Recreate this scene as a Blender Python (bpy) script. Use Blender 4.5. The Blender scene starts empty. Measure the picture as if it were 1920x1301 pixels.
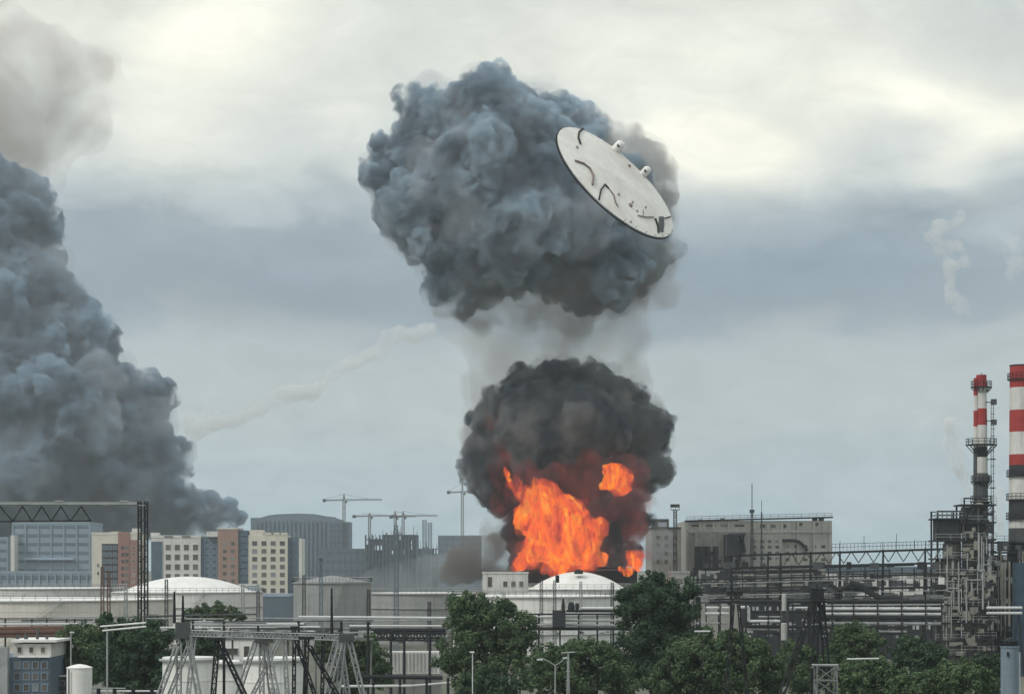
import bpy, bmesh, math, random
import numpy as np
from mathutils import Vector, Matrix, noise as mnoise
R = math.radians
S = bpy.context.scene
C = S.collection
random.seed(7)

# ------------------------------------------------------------------ camera
F, HX, HY, CAMZ = 4000.0, 960.0, 1065.0, 20.0     # focal length, principal column and horizon row of the photograph, eye height
cam = bpy.data.objects.new('camera', bpy.data.cameras.new('camera'))
C.objects.link(cam); S.camera = cam
cam.location = (0, 0, CAMZ); cam.rotation_euler = (R(90), 0, 0)
cam.data.sensor_width = 36; cam.data.lens = 36 * F / 1920
cam.data.shift_y = (HY - 650.5) / 1920
cam.data.clip_start = 0.5; cam.data.clip_end = 30000

# ------------------------------------------------------------------ render settings
S.view_settings.view_transform = 'Standard'; S.view_settings.look = 'None'
S.view_settings.exposure = 0.12; S.view_settings.gamma = 1
cy = S.cycles
cy.use_denoising = True; cy.max_bounces = 6; cy.diffuse_bounces = 2; cy.glossy_bounces = 1
cy.transmission_bounces = 2; cy.volume_bounces = 2; cy.transparent_max_bounces = 16
cy.volume_step_rate = 3.0; cy.volume_max_steps = 256
cy.use_adaptive_sampling = True; cy.adaptive_threshold = 0.02
cy.sample_clamp_indirect = 4

# ------------------------------------------------------------------ sun
SUN_EL, SUN_AZ = 46, -125          # elevation; azimuth from the view direction, left is negative
sun = bpy.data.objects.new('sun', bpy.data.lights.new('sun', 'SUN')); C.objects.link(sun)
sun.data.energy = 1.5; sun.data.angle = R(14); sun.data.color = (1, 0.96, 0.9)
_d = Vector((math.sin(R(SUN_AZ)) * math.cos(R(SUN_EL)), math.cos(R(SUN_AZ)) * math.cos(R(SUN_EL)), math.sin(R(SUN_EL))))
sun.rotation_euler = _d.to_track_quat('Z', 'Y').to_euler()

# ------------------------------------------------------------------ sky: overcast cloud sheets in front of a Nishita sky
def lin(c):
    return tuple(((v / 255) / 12.92 if v / 255 <= 0.04045 else ((v / 255 + 0.055) / 1.055) ** 2.4) for v in c)

class NT:
    """tiny helper for shader node trees"""
    def __init__(s, tree): s.t = tree; s.n = tree.nodes; s.l = tree.links
    def node(s, typ, **kw):
        nd = s.n.new(typ)
        for k, v in kw.items():
            if k.startswith('in_'):
                key = k[3:]; nd.inputs[int(key) if key.isdigit() else key].default_value = v
            else: setattr(nd, k, v)
        return nd
    def put(s, v, sock):
        if isinstance(v, bpy.types.NodeSocket): s.l.new(v, sock)
        else: sock.default_value = v
    def math(s, op, a, b=0.0, c=None, clamp=False):
        nd = s.n.new('ShaderNodeMath'); nd.operation = op; nd.use_clamp = clamp
        s.put(a, nd.inputs[0]); s.put(b, nd.inputs[1])
        if c is not None: s.put(c, nd.inputs[2])
        return nd.outputs[0]
    def mix(s, f, a, b, typ='MIX'):
        nd = s.n.new('ShaderNodeMix'); nd.data_type = 'RGBA'; nd.blend_type = typ
        s.put(f, nd.inputs[0]); s.put(a if not isinstance(a, tuple) else (*a, 1)[:4], nd.inputs[6]); s.put(b if not isinstance(b, tuple) else (*b, 1)[:4], nd.inputs[7])
        return nd.outputs[2]
    def noise(s, vec, scale, detail=4, rough=0.55, dist=0.0):
        nd = s.n.new('ShaderNodeTexNoise'); nd.inputs['Scale'].default_value = scale
        nd.inputs['Detail'].default_value = detail; nd.inputs['Roughness'].default_value = rough; nd.inputs['Distortion'].default_value = dist
        if vec is not None: s.l.new(vec, nd.inputs['Vector'])
        return nd.outputs[0]
    def comb(s, x, y, z):
        nd = s.n.new('ShaderNodeCombineXYZ'); s.put(x, nd.inputs[0]); s.put(y, nd.inputs[1]); s.put(z, nd.inputs[2]); return nd.outputs[0]
    def ramp(s, f, stops, interp='LINEAR'):
        nd = s.n.new('ShaderNodeValToRGB'); cr = nd.color_ramp; cr.interpolation = interp
        while len(cr.elements) > 1: cr.elements.remove(cr.elements[0])
        for i, (p, c) in enumerate(stops):
            e = cr.elements[0] if i == 0 else cr.elements.new(p)
            e.position = p; e.color = (*c, 1) if isinstance(c, tuple) else (c, c, c, 1)
        s.put(f, nd.inputs[0]); return nd.outputs[0]
    def maprange(s, v, a, b, c=0.0, d=1.0, smooth=True):
        nd = s.n.new('ShaderNodeMapRange'); nd.interpolation_type = 'SMOOTHSTEP' if smooth else 'LINEAR'
        s.put(v, nd.inputs[0])
        for i, x in enumerate((a, b, c, d)): nd.inputs[i + 1].default_value = x
        return nd.outputs[0]

w = bpy.data.worlds.new('World'); S.world = w; w.use_nodes = True
n = NT(w.node_tree); n.n.clear()
tc = n.node('ShaderNodeTexCoord'); sep = n.node('ShaderNodeSeparateXYZ'); n.l.new(tc.outputs['Generated'], sep.inputs[0])
az = n.math('ARCTAN2', sep.outputs[0], sep.outputs[1])
el = n.math('ARCSINE', sep.outputs[2])
U = n.math('MULTIPLY', az, 4.0); V = n.math('MULTIPLY', el, 4.0)       # thousands of photo pixels at the picture's scale
vec = n.comb(U, n.math('MULTIPLY', V, 2.0), 0.37)
n1 = n.math('SUBTRACT', n.noise(vec, 1.3, 5, 0.5), 0.5)
n2 = n.math('SUBTRACT', n.noise(vec, 3.2, 6, 0.55, 0.6), 0.5)
n3 = n.math('SUBTRACT', n.noise(vec, 8.0, 7, 0.6, 0.8), 0.5)
Vw = n.math('ADD', V, n.math('ADD', n.math('MULTIPLY', n1, 0.34), n.math('ADD', n.math('MULTIPLY', n2, 0.24), n.math('MULTIPLY', n3, 0.09))))
Vs = n.math('DIVIDE', Vw, 1.6)
stops = [(0.0, (168, 189, 197)), (0.10, (176, 192, 198)), (0.20, (183, 194, 195)), (0.27, (179, 190, 193)), (0.325, (147, 163, 173)), (0.38, (148, 164, 174)),
         (0.425, (178, 190, 195)), (0.485, (207, 214, 212)), (0.56, (214, 219, 213)), (0.68, (216, 220, 213)), (1.0, (205, 212, 214))]
base = n.ramp(Vs, [(p, lin(c)) for p, c in stops], 'EASE')
def blob(px, py, rx, ry, amt, rot=0.0, warp=0.12):
    """soft patch of the sky centred on the direction of a photo pixel"""
    u0, v0 = (px - HX) / 1000, (HY - py) / 1000
    du = n.math('ADD', n.math('SUBTRACT', U, u0), n.math('MULTIPLY', n2, warp * 2)); dv = n.math('ADD', n.math('SUBTRACT', V, v0), n.math('MULTIPLY', n1, warp))
    c, s_ = math.cos(R(rot)), math.sin(R(rot))
    a = n.math('DIVIDE', n.math('ADD', n.math('MULTIPLY', du, c), n.math('MULTIPLY', dv, s_)), rx / 1000)
    b = n.math('DIVIDE', n.math('SUBTRACT', n.math('MULTIPLY', dv, c), n.math('MULTIPLY', du, s_)), ry / 1000)
    r2 = n.math('ADD', n.math('MULTIPLY', a, a), n.math('MULTIPLY', b, b))
    return n.math('MULTIPLY', n.math('EXPONENT', n.math('MULTIPLY', r2, -1.0)), amt)
BRIGHT, DARK = tuple(1.06 * v for v in lin((255, 254, 238))), lin((134, 152, 164))
#SKYBLOBS
for px, py, rx, ry, amt, rot in SKY_BRIGHT if False else [
        (410, 70, 200, 110, 1.1, 10), (330, 260, 170, 100, 0.5, 0), (1340, 290, 160, 70, 1.6, -5), (1560, 200, 130, 60, .55, 0), (1740, 205, 130, 45, 1.1, -14), (1900, 255, 110, 40, 1.1, 15), (1300, 130, 420, 110, 0.6, 0), (650, 240, 90, 60, .35, 0),
        (60, 60, 160, 90, 0.3, 0), (1790, 300, 60, 80, 0.4, 0)]:
    base = n.mix(n.math('MINIMUM', blob(px, py, rx, ry, amt, rot), 1.0), base, BRIGHT)
for px, py, rx, ry, amt, rot in [(1480, 500, 300, 75, 1.0, 0), (1650, 420, 300, 45, 0.35, 0), (1850, 60, 150, 90, 0.2, 0), (480, 560, 320, 60, 0.6, 0), (640, 330, 130, 60, 0.12, 0)]:
    base = n.mix(n.math('MINIMUM', blob(px, py, rx, ry, amt, rot), 1.0), base, DARK)
gain = n.math('ADD', 1.0, n.math('ADD', n.math('MULTIPLY', n3, 0.28), n.math('MULTIPLY', n2, 0.30)))
gain = n.math('MULTIPLY', gain, n.maprange(el, 0.45, 1.2, 1.0, 1.6))    # an overcast sky is brightest overhead
cloud = n.node('ShaderNodeVectorMath', operation='SCALE'); n.l.new(base, cloud.inputs[0]); n.put(n.math('MULTIPLY', gain, 9.7), cloud.inputs['Scale'])
sky = n.node('ShaderNodeTexSky', sky_type='NISHITA', sun_disc=False, sun_elevation=R(SUN_EL), sun_rotation=R(SUN_AZ), dust_density=2.0)
final = n.mix(0.97, sky.outputs[0], cloud.outputs[0])
bg = n.node('ShaderNodeBackground', in_Strength=0.1); n.l.new(final, bg.inputs[0])
wo = n.node('ShaderNodeOutputWorld'); n.l.new(bg.outputs[0], wo.inputs[0])
# ------------------------------------------------------------------ mesh helpers
def P(px, py, D):
    """a point at distance D seen at a pixel of the photograph"""
    return Vector(((px - HX) / F * D, D, CAMZ + (HY - py) / F * D))
def X(px, D): return (px - HX) / F * D
def Z(py, D): return CAMZ + (HY - py) / F * D
def tag(o, label=None, cat=None, group=None, kind=None):
    if label: o['label'] = label
    if cat: o['category'] = cat
    if group: o['group'] = group
    if kind: o['kind'] = kind
    return o
def thing(name, label, cat, loc, group=None):
    o = bpy.data.objects.new(name, None); C.objects.link(o); o.location = Vector(loc)
    o.empty_display_size = .5
    return tag(o, label, cat, group)

class MB:
    """collects shapes given in world coordinates into one mesh"""
    def __init__(s): s.v = []; s.f = []; s.m = []; s.mi = 0; s.sm = []
    def add(s, vs, fs, smooth=False):
        o = len(s.v); s.v += [tuple(v) for v in vs]; s.f += [tuple(i + o for i in f) for f in fs]; s.m += [s.mi] * len(fs); s.sm += [smooth] * len(fs); return s
    def box(s, c, d, rz=0.0):
        cx, cy_, cz = c; hx, hy, hz = d[0] / 2, d[1] / 2, d[2] / 2; ca, sa = math.cos(rz), math.sin(rz); vs = []
        for z in (-hz, hz):
            for x, y in ((-hx, -hy), (hx, -hy), (hx, hy), (-hx, hy)): vs.append((cx + x * ca - y * sa, cy_ + x * sa + y * ca, cz + z))
        return s.add(vs, [(0, 3, 2, 1), (4, 5, 6, 7), (0, 1, 5, 4), (1, 2, 6, 5), (2, 3, 7, 6), (3, 0, 4, 7)])
    def span(s, x0, x1, y0, y1, z0, z1): return s.box(((x0 + x1) / 2, (y0 + y1) / 2, (z0 + z1) / 2), (x1 - x0, y1 - y0, z1 - z0))
    def tube(s, p, q, r, n=8, r2=None, caps=True):
        p, q = Vector(p), Vector(q); r2 = r if r2 is None else r2; d = (q - p)
        if d.length < 1e-6: return s
        d.normalize(); a = d.orthogonal().normalized() if abs(d.z) < .99 else Vector((1, 0, 0)); b = d.cross(a).normalized(); a = b.cross(d)
        vs = []
        for c, rr in ((p, r), (q, r2)):
            for i in range(n):
                t = 2 * math.pi * (i + .5) / n; vs.append(c + (a * math.cos(t) + b * math.sin(t)) * rr)
        s.add(vs, [(i, (i + 1) % n, n + (i + 1) % n, n + i) for i in range(n)], n > 5)
        if caps: s.add([], []); o = len(s.v) - 2 * n; s.f += [tuple(o + i for i in reversed(range(n))), tuple(o + n + i for i in range(n))]; s.m += [s.mi] * 2; s.sm += [False] * 2
        return s
    def bar(s, p, q, w): return s.tube(p, q, w * .7071, 4)
    def path(s, pts, r, n=8):
        for a, b in zip(pts, pts[1:]): s.tube(a, b, r, n)
        return s
    def lathe(s, c, prof, n=32, mats=None):
        """prof: list of (radius, z); mats gives the material index of each ring"""
        cx, cy_ = c[0], c[1]; o = len(s.v)
        for r, z in prof:
            for i in range(n):
                t = 2 * math.pi * i / n; s.v.append((cx + r * math.cos(t), cy_ + r * math.sin(t), z))
        for k in range(len(prof) - 1):
            for i in range(n):
                s.f.append((o + k * n + i, o + k * n + (i + 1) % n, o + (k + 1) * n + (i + 1) % n, o + (k + 1) * n + i)); s.m.append(mats[k] if mats else s.mi); s.sm.append(True)
        for k, rev in ((0, True), (len(prof) - 1, False)):
            if prof[k][0] > 1e-4:
                l = [o + k * n + i for i in range(n)]; s.f.append(tuple(reversed(l)) if rev else tuple(l)); s.m.append(mats[max(k - 1, 0)] if mats else s.mi); s.sm.append(False)
        return s
    def lattice(s, p, q, w0, w1, wire, bays, legw=None):
        """four-legged braced mast from p up to q"""
        p, q = Vector(p), Vector(q); legw = legw or wire * 1.6
        def cs(t):
            c = p.lerp(q, t); w = (w0 + (w1 - w0) * t) / 2; return [c + Vector((a * w, b * w, 0)) for a, b in ((-1, -1), (1, -1), (1, 1), (-1, 1))]
        k0 = cs(0)
        for i in range(bays):
            k1 = cs((i + 1) / bays)
            for j in range(4):
                s.bar(k0[j], k1[j], legw); s.bar(k1[j], k1[(j + 1) % 4], wire)
                s.bar(k0[j], k1[(j + 1) % 4], wire) if i % 2 else s.bar(k0[(j + 1) % 4], k1[j], wire)
            k0 = k1
        return s
    def truss(s, p, q, h, depth, wire, bays, chord=None):
        """horizontal box truss between p and q, h tall downwards, depth deep along y"""
        p, q = Vector(p), Vector(q); chord = chord or wire * 1.6
        for y in (-depth / 2, depth / 2):
            for z in (0, -h): s.bar(p + Vector((0, y, z)), q + Vector((0, y, z)), chord)
            for i in range(bays):
                a, m_, b = [p.lerp(q, t) + Vector((0, y, 0)) for t in (i / bays, (i + .5) / bays, (i + 1) / bays)]
                s.bar(a, m_ - Vector((0, 0, h)), wire); s.bar(m_ - Vector((0, 0, h)), b, wire)
        for i in range(bays + 1):
            a = p.lerp(q, i / bays)
            for z in (0, -h): s.bar(a + Vector((0, -depth / 2, z)), a + Vector((0, depth / 2, z)), wire)
        return s
    def rail(s, pts, h, wire, posts=None):
        for a, b in zip(pts, pts[1:]):
            a, b = Vector(a), Vector(b)
            for k in (.5, 1): s.bar(a + Vector((0, 0, h * k)), b + Vector((0, 0, h * k)), wire)
            n_ = posts or max(1, int((b - a).length / 2.2))
            for i in range(n_ + 1):
                c = a.lerp(b, i / n_); s.bar(c, c + Vector((0, 0, h)), wire)
        return s
    def ringrail(s, c, r, z, h, wire, n=16):
        return s.rail([(c[0] + r * math.cos(2 * math.pi * i / n), c[1] + r * math.sin(2 * math.pi * i / n), z) for i in range(n + 1)], h, wire, 1)
    def build(s, name, mats, parent=None, label=None, cat=None, group=None, kind=None, loc=None):
        mats = mats if isinstance(mats, (list, tuple)) else [mats]
        me = bpy.data.meshes.new(name); o = bpy.data.objects.new(name, me); C.objects.link(o)
        org = Vector(parent.matrix_world.translation) if parent else None
        if parent:
            org = Vector(); q = parent
            while q: org += q.location; q = q.parent
        elif loc is not None: org = Vector(loc)
        else:
            a = np.array(s.v); org = Vector(((a[:, 0].min() + a[:, 0].max()) / 2, (a[:, 1].min() + a[:, 1].max()) / 2, a[:, 2].min()))
        me.from_pydata([(x - org.x, y - org.y, z - org.z) for x, y, z in s.v], [], s.f)
        for m in mats: me.materials.append(m)
        me.polygons.foreach_set('material_index', s.m); me.polygons.foreach_set('use_smooth', s.sm); me.update()
        if any(s.sm): me.set_sharp_from_angle(angle=R(32))
        if parent: o.parent = parent
        else: o.location = org
        return tag(o, label, cat, group, kind)
def parts(s, name, mats, parent):
    """one mesh object for every separate piece"""
    par = list(range(len(s.v)))
    def find(a):
        while par[a] != a: par[a] = par[par[a]]; a = par[a]
        return a
    for f in s.f:
        for i in f[1:]: par[find(i)] = find(f[0])
    groups = {}
    for k, f in enumerate(s.f): groups.setdefault(find(f[0]), []).append(k)
    for fl in groups.values():
        ids = sorted({i for k in fl for i in s.f[k]}); mp = {a: b for b, a in enumerate(ids)}; q = MB()
        q.v = [s.v[i] for i in ids]; q.f = [tuple(mp[i] for i in s.f[k]) for k in fl]; q.m = [s.m[k] for k in fl]; q.sm = [s.sm[k] for k in fl]; q.build(name, mats, parent)
MB.parts = parts
def dup(o, parent=None):
    c = o.copy(); C.objects.link(c)
    if parent: c.parent = parent
    for ch in list(o.children): dup(ch, c)
    return c

# ------------------------------------------------------------------ materials
def mat(name, col, rough=.75, var=.18, scale=.5, metal=0.0, col2=None, streak=0.0, bump=0.0, blotch=None):
    """painted or weathered surface: colour noise, vertical streaks of dirt, bump"""
    m = bpy.data.materials.new(name); m.use_nodes = True; n = NT(m.node_tree); n.n.clear()
    b = n.node('ShaderNodeBsdfPrincipled', in_Roughness=rough, in_Metallic=metal); b.inputs['Specular IOR Level'].default_value = .15
    tcn = n.node('ShaderNodeTexCoord'); v = tcn.outputs['Object']
    f = n.noise(v, scale, 5, .6)
    c2 = col2 or tuple(x * .55 for x in col)
    base = n.mix(n.maprange(f, .35, .75, 0, var * 2.2), col, c2)
    f2 = n.noise(v, scale * 7, 3, .6); base = n.mix(n.maprange(f2, .4, .8, 0, var), base, c2)
    if streak:
        mp = n.node('ShaderNodeMapping'); n.l.new(v, mp.inputs[0]); mp.inputs['Scale'].default_value = (1.6, 1.6, .06)
        f3 = n.noise(mp.outputs[0], 1.2, 5, .65); base = n.mix(n.maprange(f3, .45, .8, 0, streak), base, tuple(x * .5 for x in c2))
    n.l.new(base, b.inputs['Base Color'])
    if bump:
        bp = n.node('ShaderNodeBump', in_Strength=bump, in_Distance=.1); n.l.new(f2, bp.inputs['Height']); n.l.new(bp.outputs[0], b.inputs['Normal'])
    o = n.node('ShaderNodeOutputMaterial'); n.l.new(b.outputs[0], o.inputs[0]); return m
M = dict(
    hazeblue=mat('haze_tinted_cladding', (.25, .32, .37), .7, .12, .1, col2=(.15, .21, .27)),  # bluish haze of distance mixed into the cladding colour
    white=mat('white_paint', (.84, .83, .79), .6, .12, .25, col2=(.5, .46, .4), streak=.35),
    cream=mat('cream_paint', (.74, .70, .63), .7, .14, .2, col2=(.42, .36, .3), streak=.35),
    greywall=mat('grey_paint', (.33, .34, .33), .75, .2, .2, streak=.5),
    steel=mat('weathered_steel', (.085, .095, .1), .6, .3, .8, col2=(.06, .055, .05), streak=.3),
    dark=mat('dark_steel', (.022, .028, .033), .7, .3, .9, col2=(.04, .034, .03)),
    galv=mat('galvanised_steel', (.38, .395, .39), .55, .25, .8, col2=(.16, .165, .16)),
    pale=mat('pale_pipe_lagging', (.66, .67, .66), .45, .15, .7, col2=(.4, .4, .38), streak=.1),
    concrete=mat('concrete', (.36, .35, .32), .9, .25, .5, col2=(.2, .19, .175), streak=.5, bump=.2),
    beige=mat('beige_panels', (.55, .53, .47), .85, .26, .15, col2=(.3, .29, .27), streak=.6),
    midsteel=mat('mid_grey_steel', (.2, .21, .21), .7, .3, .8),
    siloblue=mat('blue_grey_silo_paint', (.21, .27, .32), .6, .2, .4, streak=.3),
    vessel=mat('vessel_cladding', (.34, .33, .28), .6, .3, .5, col2=(.11, .105, .09), streak=.55),
    grime=mat('grimy_panels', (.045, .048, .056), .8, .3, .4, col2=(.035, .035, .035), streak=.4),
    red=mat('red_paint', (.40, .055, .048), .7, .35, .5, col2=(.25, .03, .03), streak=.35),
    stackwhite=mat('white_stack_paint', (.68, .67, .63), .7, .15, .4, col2=(.36, .35, .32), streak=.5),
    rust=mat('rusty_brown', (.17, .1, .08), .85, .3, .5, col2=(.09, .05, .04)),
    blue=mat('blue_cladding', (.13, .17, .205), .6, .2, .3, col2=(.1, .14, .19), streak=.3),
    paleblue=mat('pale_blue_cladding', (.36, .45, .55), .55, .15, .3, col2=(.25, .3, .36), streak=.3),
    brick=mat('brick_red_render', (.32, .185, .16), .85, .15, .2, col2=(.24, .1, .08)),
    orange=mat('terracotta_render', (.33, .235, .195), .85, .15, .2, col2=(.3, .16, .11)),
    render=mat('cream_render', (.66, .62, .53), .85, .12, .15, col2=(.5, .46, .4), streak=.2),
    glass=mat('window_glass', (.075, .07, .065), .3, .3, .3, col2=(.15, .14, .13)),
    glass_mid=mat('window_glass_curtained', (.17, .16, .145), .5, .3, .3, col2=(.1, .1, .1)), glass_pale=mat('window_glass_pale_curtain', (.28, .3, .31), .3, .3, .3),  # panes with mid-toned and pale curtains
    blueglass=mat('blue_glass', (.085, .12, .155), .2, .3, .3, col2=(.12, .18, .22)),
    farblue=mat('haze_tinted_concrete', (.17, .225, .27), .9, .15, .05),  # paler and bluer than the concrete itself: distance haze painted in
    fardark=mat('haze_tinted_raw_concrete', (.10, .135, .165), .9, .2, .1),  # raw concrete, its blue cast is distance haze put into the colour
    crane=mat('crane_steel', (.16, .16, .15), .7, .2, .3),
    roof=mat('roof_felt', (.2, .2, .2), .9, .2, .3),
    bark=mat('bark', (.06, .05, .04), .95, .3, 2, bump=.4),
    char=mat('charred_steel', (.015, .014, .014), .8, .2, 1),
    darkblue=mat('dark_blue_cladding', (.05, .085, .12), .6, .25, .3, col2=(.03, .05, .07), streak=.3),
    lagging=mat('dull_lagging', (.45, .45, .42), .7, .25, .5, col2=(.25, .25, .23), streak=.4),
    ground=mat('ground', (.16, .155, .13), .95, .35, .02, col2=(.07, .09, .05)),
)
def leaf_mat(name, a, b):
    m = bpy.data.materials.new(name); m.use_nodes = True; n = NT(m.node_tree); n.n.clear()
    tcn = n.node('ShaderNodeTexCoord'); g = n.node('ShaderNodeNewGeometry')
    f = n.noise(tcn.outputs['Object'], .45, 4, .6); f = n.math('ADD', n.math('MULTIPLY', f, .8), n.math('MULTIPLY', g.outputs['Random Per Island'], .35))
    col = n.mix(n.maprange(f, .35, .85), a, b)
    d = n.node('ShaderNodeBsdfDiffuse'); t = n.node('ShaderNodeBsdfTranslucent'); n.l.new(col, d.inputs[0]); n.l.new(col, t.inputs[0])
    mx = n.node('ShaderNodeMixShader', in_0=.22); n.l.new(d.outputs[0], mx.inputs[1]); n.l.new(t.outputs[0], mx.inputs[2])
    o = n.node('ShaderNodeOutputMaterial'); n.l.new(mx.outputs[0], o.inputs[0]); return m
LEAF = dict(dark=leaf_mat('dark_leaves', (.036, .07, .045), (.095, .14, .08)), mid=leaf_mat('green_leaves', (.055, .1, .056), (.15, .2, .1)), light=leaf_mat('light_leaves', (.058, .1, .055), (.135, .18, .095)))
# ------------------------------------------------------------------ ground
g = MB(); g.add([(-9000, -300, 0), (9000, -300, 0), (9000, 16000, 0), (-9000, 16000, 0)], [(0, 1, 2, 3)])
g.build('ground', M['ground'], kind='structure', loc=(0, 0, 0))

# ------------------------------------------------------------------ helpers for buildings
WRG = random.Random(77)
def grid_windows(root, x0, x1, z0, z1, nx, nz, y, wf=.6, hf=.6, pane='glass', skip=(), frame='render', depth=.25):
    """windows with a pane in a frame, set on the face at depth y of a building"""
    dx, dz = (x1 - x0) / nx, (z1 - z0) / nz; proto = None
    for i in range(nx):
        for j in range(nz):
            if (i, j) in skip: continue
            cx, cz = x0 + (i + .5) * dx, z0 + (j + .5) * dz
            if proto is None:
                ww, hh = dx * wf, dz * hf; m = MB(); t = min(ww, hh) * .07; yy = y - .1
                for a, b, c, d in ((-ww / 2, ww / 2, -hh / 2, -hh / 2 + t), (-ww / 2, ww / 2, hh / 2 - t, hh / 2), (-ww / 2, -ww / 2 + t, -hh / 2 + t, hh / 2 - t), (ww / 2 - t, ww / 2, -hh / 2 + t, hh / 2 - t)):
                    m.span(cx + a, cx + b, yy, y + .02, cz + c, cz + d)
                wn = m.build('window', M[frame], root)
                p = MB().span(cx - ww / 2 + t, cx + ww / 2 - t, yy + .05, y + .02, cz - hh / 2 + t, cz + hh / 2 - t).build('pane', M[pane], wn)
                proto = (wn, p, cx, cz)
            else:
                wn, p, ax, az_ = proto
                c = wn.copy(); C.objects.link(c); c.parent = root; c.location = wn.location + Vector((cx - ax, 0, cz - az_))
                q = p.copy(); C.objects.link(q); q.parent = c
                if pane == 'glass':
                    q.material_slots[0].link = 'OBJECT'; q.material_slots[0].material = M[WRG.choice(('glass', 'glass', 'glass', 'glass_mid', 'glass_mid', 'glass_pale'))]
def shell(root, name, x0, x1, y, dep, z1, m, z0=0): return MB().span(x0, x1, y, y + dep, z0, z1).build(name, M[m], root)
def parapet(root, x0, x1, y, dep, z, h, m, t=.5):
    b = MB(); b.span(x0 - .15, x1 + .15, y - .15, y + t, z, z + h); b.span(x0 - .15, x1 + .15, y + dep - t, y + dep + .15, z, z + h); b.span(x0 - .15, x0 + t, y + t, y + dep - t, z, z + h); b.span(x1 - t, x1 + .15, y + t, y + dep - t, z, z + h)
    return b.build('parapet', M[m], root)

# ------------------------------------------------------------------ apartment block with the tall left bay
D = 900
def XX(px): return X(px, D)
def ZZ(py): return Z(py, D)
b = thing('apartment_block', 'cream apartment block with a brick red stripe and dark loggias, left of the gantry legs', 'apartment block', (XX(216), D + 8, 0))
shell(b, 'wall', XX(172), XX(262), D, 16, ZZ(1002), 'render')
shell(b, 'bay', XX(222), XX(243), D - .6, .6, ZZ(997), 'brick'); shell(b, 'bay', XX(244.5), XX(257), D - .4, .4, ZZ(1012), 'brick')
MB().span(XX(191), XX(221.5), D - .08, D, ZZ(1112), ZZ(1019)).build('loggia_shade', M['grime'], b); grid_windows(b, XX(191.5), XX(221), ZZ(1110), ZZ(1020), 3, 7, D - .09, .8, .62, 'blueglass', frame='galv')  # flat dark sheet paints the shade of the recessed loggias
grid_windows(b, XX(227), XX(242), ZZ(1110), ZZ(1020), 2, 7, D - .6, .85, .58, frame='brick')
grid_windows(b, XX(246), XX(256), ZZ(1110), ZZ(1020), 1, 7, D - .4, .5, .5)
grid_windows(b, XX(180), XX(188), ZZ(1082), ZZ(1052), 1, 2, D, .5, .45)
parapet(b, XX(172), XX(262), D, 16, ZZ(1002), 1.0, 'render')
MB().span(XX(205), XX(221), D + 3, D + 9, ZZ(1002), ZZ(996)).build('roof_hut', M['render'], b)
MB().span(XX(245), XX(256), D + 3, D + 9, ZZ(1002), ZZ(990)).build('roof_hut', M['stackwhite'], b)
m = MB(); [m.tube(P(x, 1001, D + 5), P(x, y, D + 5), .12) for x, y in ((184, 994), (192, 995), (199, 992), (238, 989), (251, 983))]; m.parts('roof_aerial', M['steel'], b)

# ------------------------------------------------------------------ long apartment block, three tones
b = thing('apartment_block', 'long apartment block with white, terracotta and cream sections and dark glass strips', 'apartment block', (XX(415), D + 8, 0))
shell(b, 'wall', XX(283), XX(376), D, 16, ZZ(1008), 'stackwhite')
grid_windows(b, XX(307), XX(375), ZZ(1090), ZZ(1017), 4, 4, D, .66, .66)
shell(b, 'glazed_bay', XX(284), XX(304), D - .5, .5, ZZ(1015), 'blueglass')
shell(b, 'link_bay', XX(376), XX(409), D + 1.5, 14, ZZ(1006), 'blue')
grid_windows(b, XX(380), XX(408), ZZ(1096), ZZ(1010), 2, 7, D + 1.5, .7, .7, 'blueglass', frame='paleblue')
shell(b, 'terracotta_bay', XX(409), XX(447), D - 1, 17, ZZ(992), 'orange')
grid_windows(b, XX(414), XX(445), ZZ(1096), ZZ(1012), 2, 6, D - 1, .5, .5, frame='orange')
shell(b, 'glass_strip', XX(447), XX(465), D - .2, 16, ZZ(994), 'blueglass')
m = MB(); [m.span(XX(447.5), XX(464.5), D - .5, D - .2, ZZ(y), ZZ(y) + .35) for y in range(1004, 1130, 12)]; m.parts('floor_band', M['blue'], b)
shell(b, 'wall', XX(465), XX(539), D, 16, ZZ(1003), 'render')
grid_windows(b, XX(469), XX(538), ZZ(1114), ZZ(1011), 4, 7, D, .62, .66)
shell(b, 'roof_hut', XX(467), XX(492), D + .5, 8, ZZ(993), 'render', ZZ(1003))
m = MB(); [m.span(XX(a), XX(c), D - .2, D + 4, ZZ(1003), ZZ(998)) for a, c in ((497, 507), (513, 523), (527, 538))]; m.parts('roof_parapet', M['render'], b)
shell(b, 'side_wing', XX(539), XX(560), D + 2, 14, ZZ(1007), 'blue'); MB().span(XX(560), XX(565), D + 1.5, D + 16, 0, ZZ(1009)).build('end_fin', M['stackwhite'], b)
grid_windows(b, XX(541), XX(558), ZZ(1114), ZZ(1012), 2, 7, D + 2, .6, .5, 'blueglass', frame='blue')
parapet(b, XX(283), XX(376), D, 16, ZZ(1008), 1.1, 'stackwhite'); parapet(b, XX(409), XX(447), D - 1, 17, ZZ(992), .7, 'stackwhite')
MB().span(XX(387), XX(410), D - .3, D + 8, ZZ(1006), ZZ(996)).build('roof_hut', M['stackwhite'], b)
MB().span(XX(280), XX(294), D + 3, D + 9, ZZ(1008), ZZ(998)).build('roof_hut', M['stackwhite'], b)
m = MB(); [m.span(XX(x), XX(x + 16), D - .35, D + 1, ZZ(1007), ZZ(1004)) for x in (308, 341)]; m.parts('roof_vent', M['roof'], b)
m = MB(); [m.tube(P(x, 1001, D + 5), P(x, y, D + 5), .12) for x, y in ((395, 989), (431, 985), (428, 986), (475, 986))]; m.parts('roof_aerial', M['steel'], b)
b = thing('low_building', 'low white annex at the foot of the cream apartment section', 'building', (X(465, 860), 864, 0))
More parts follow.
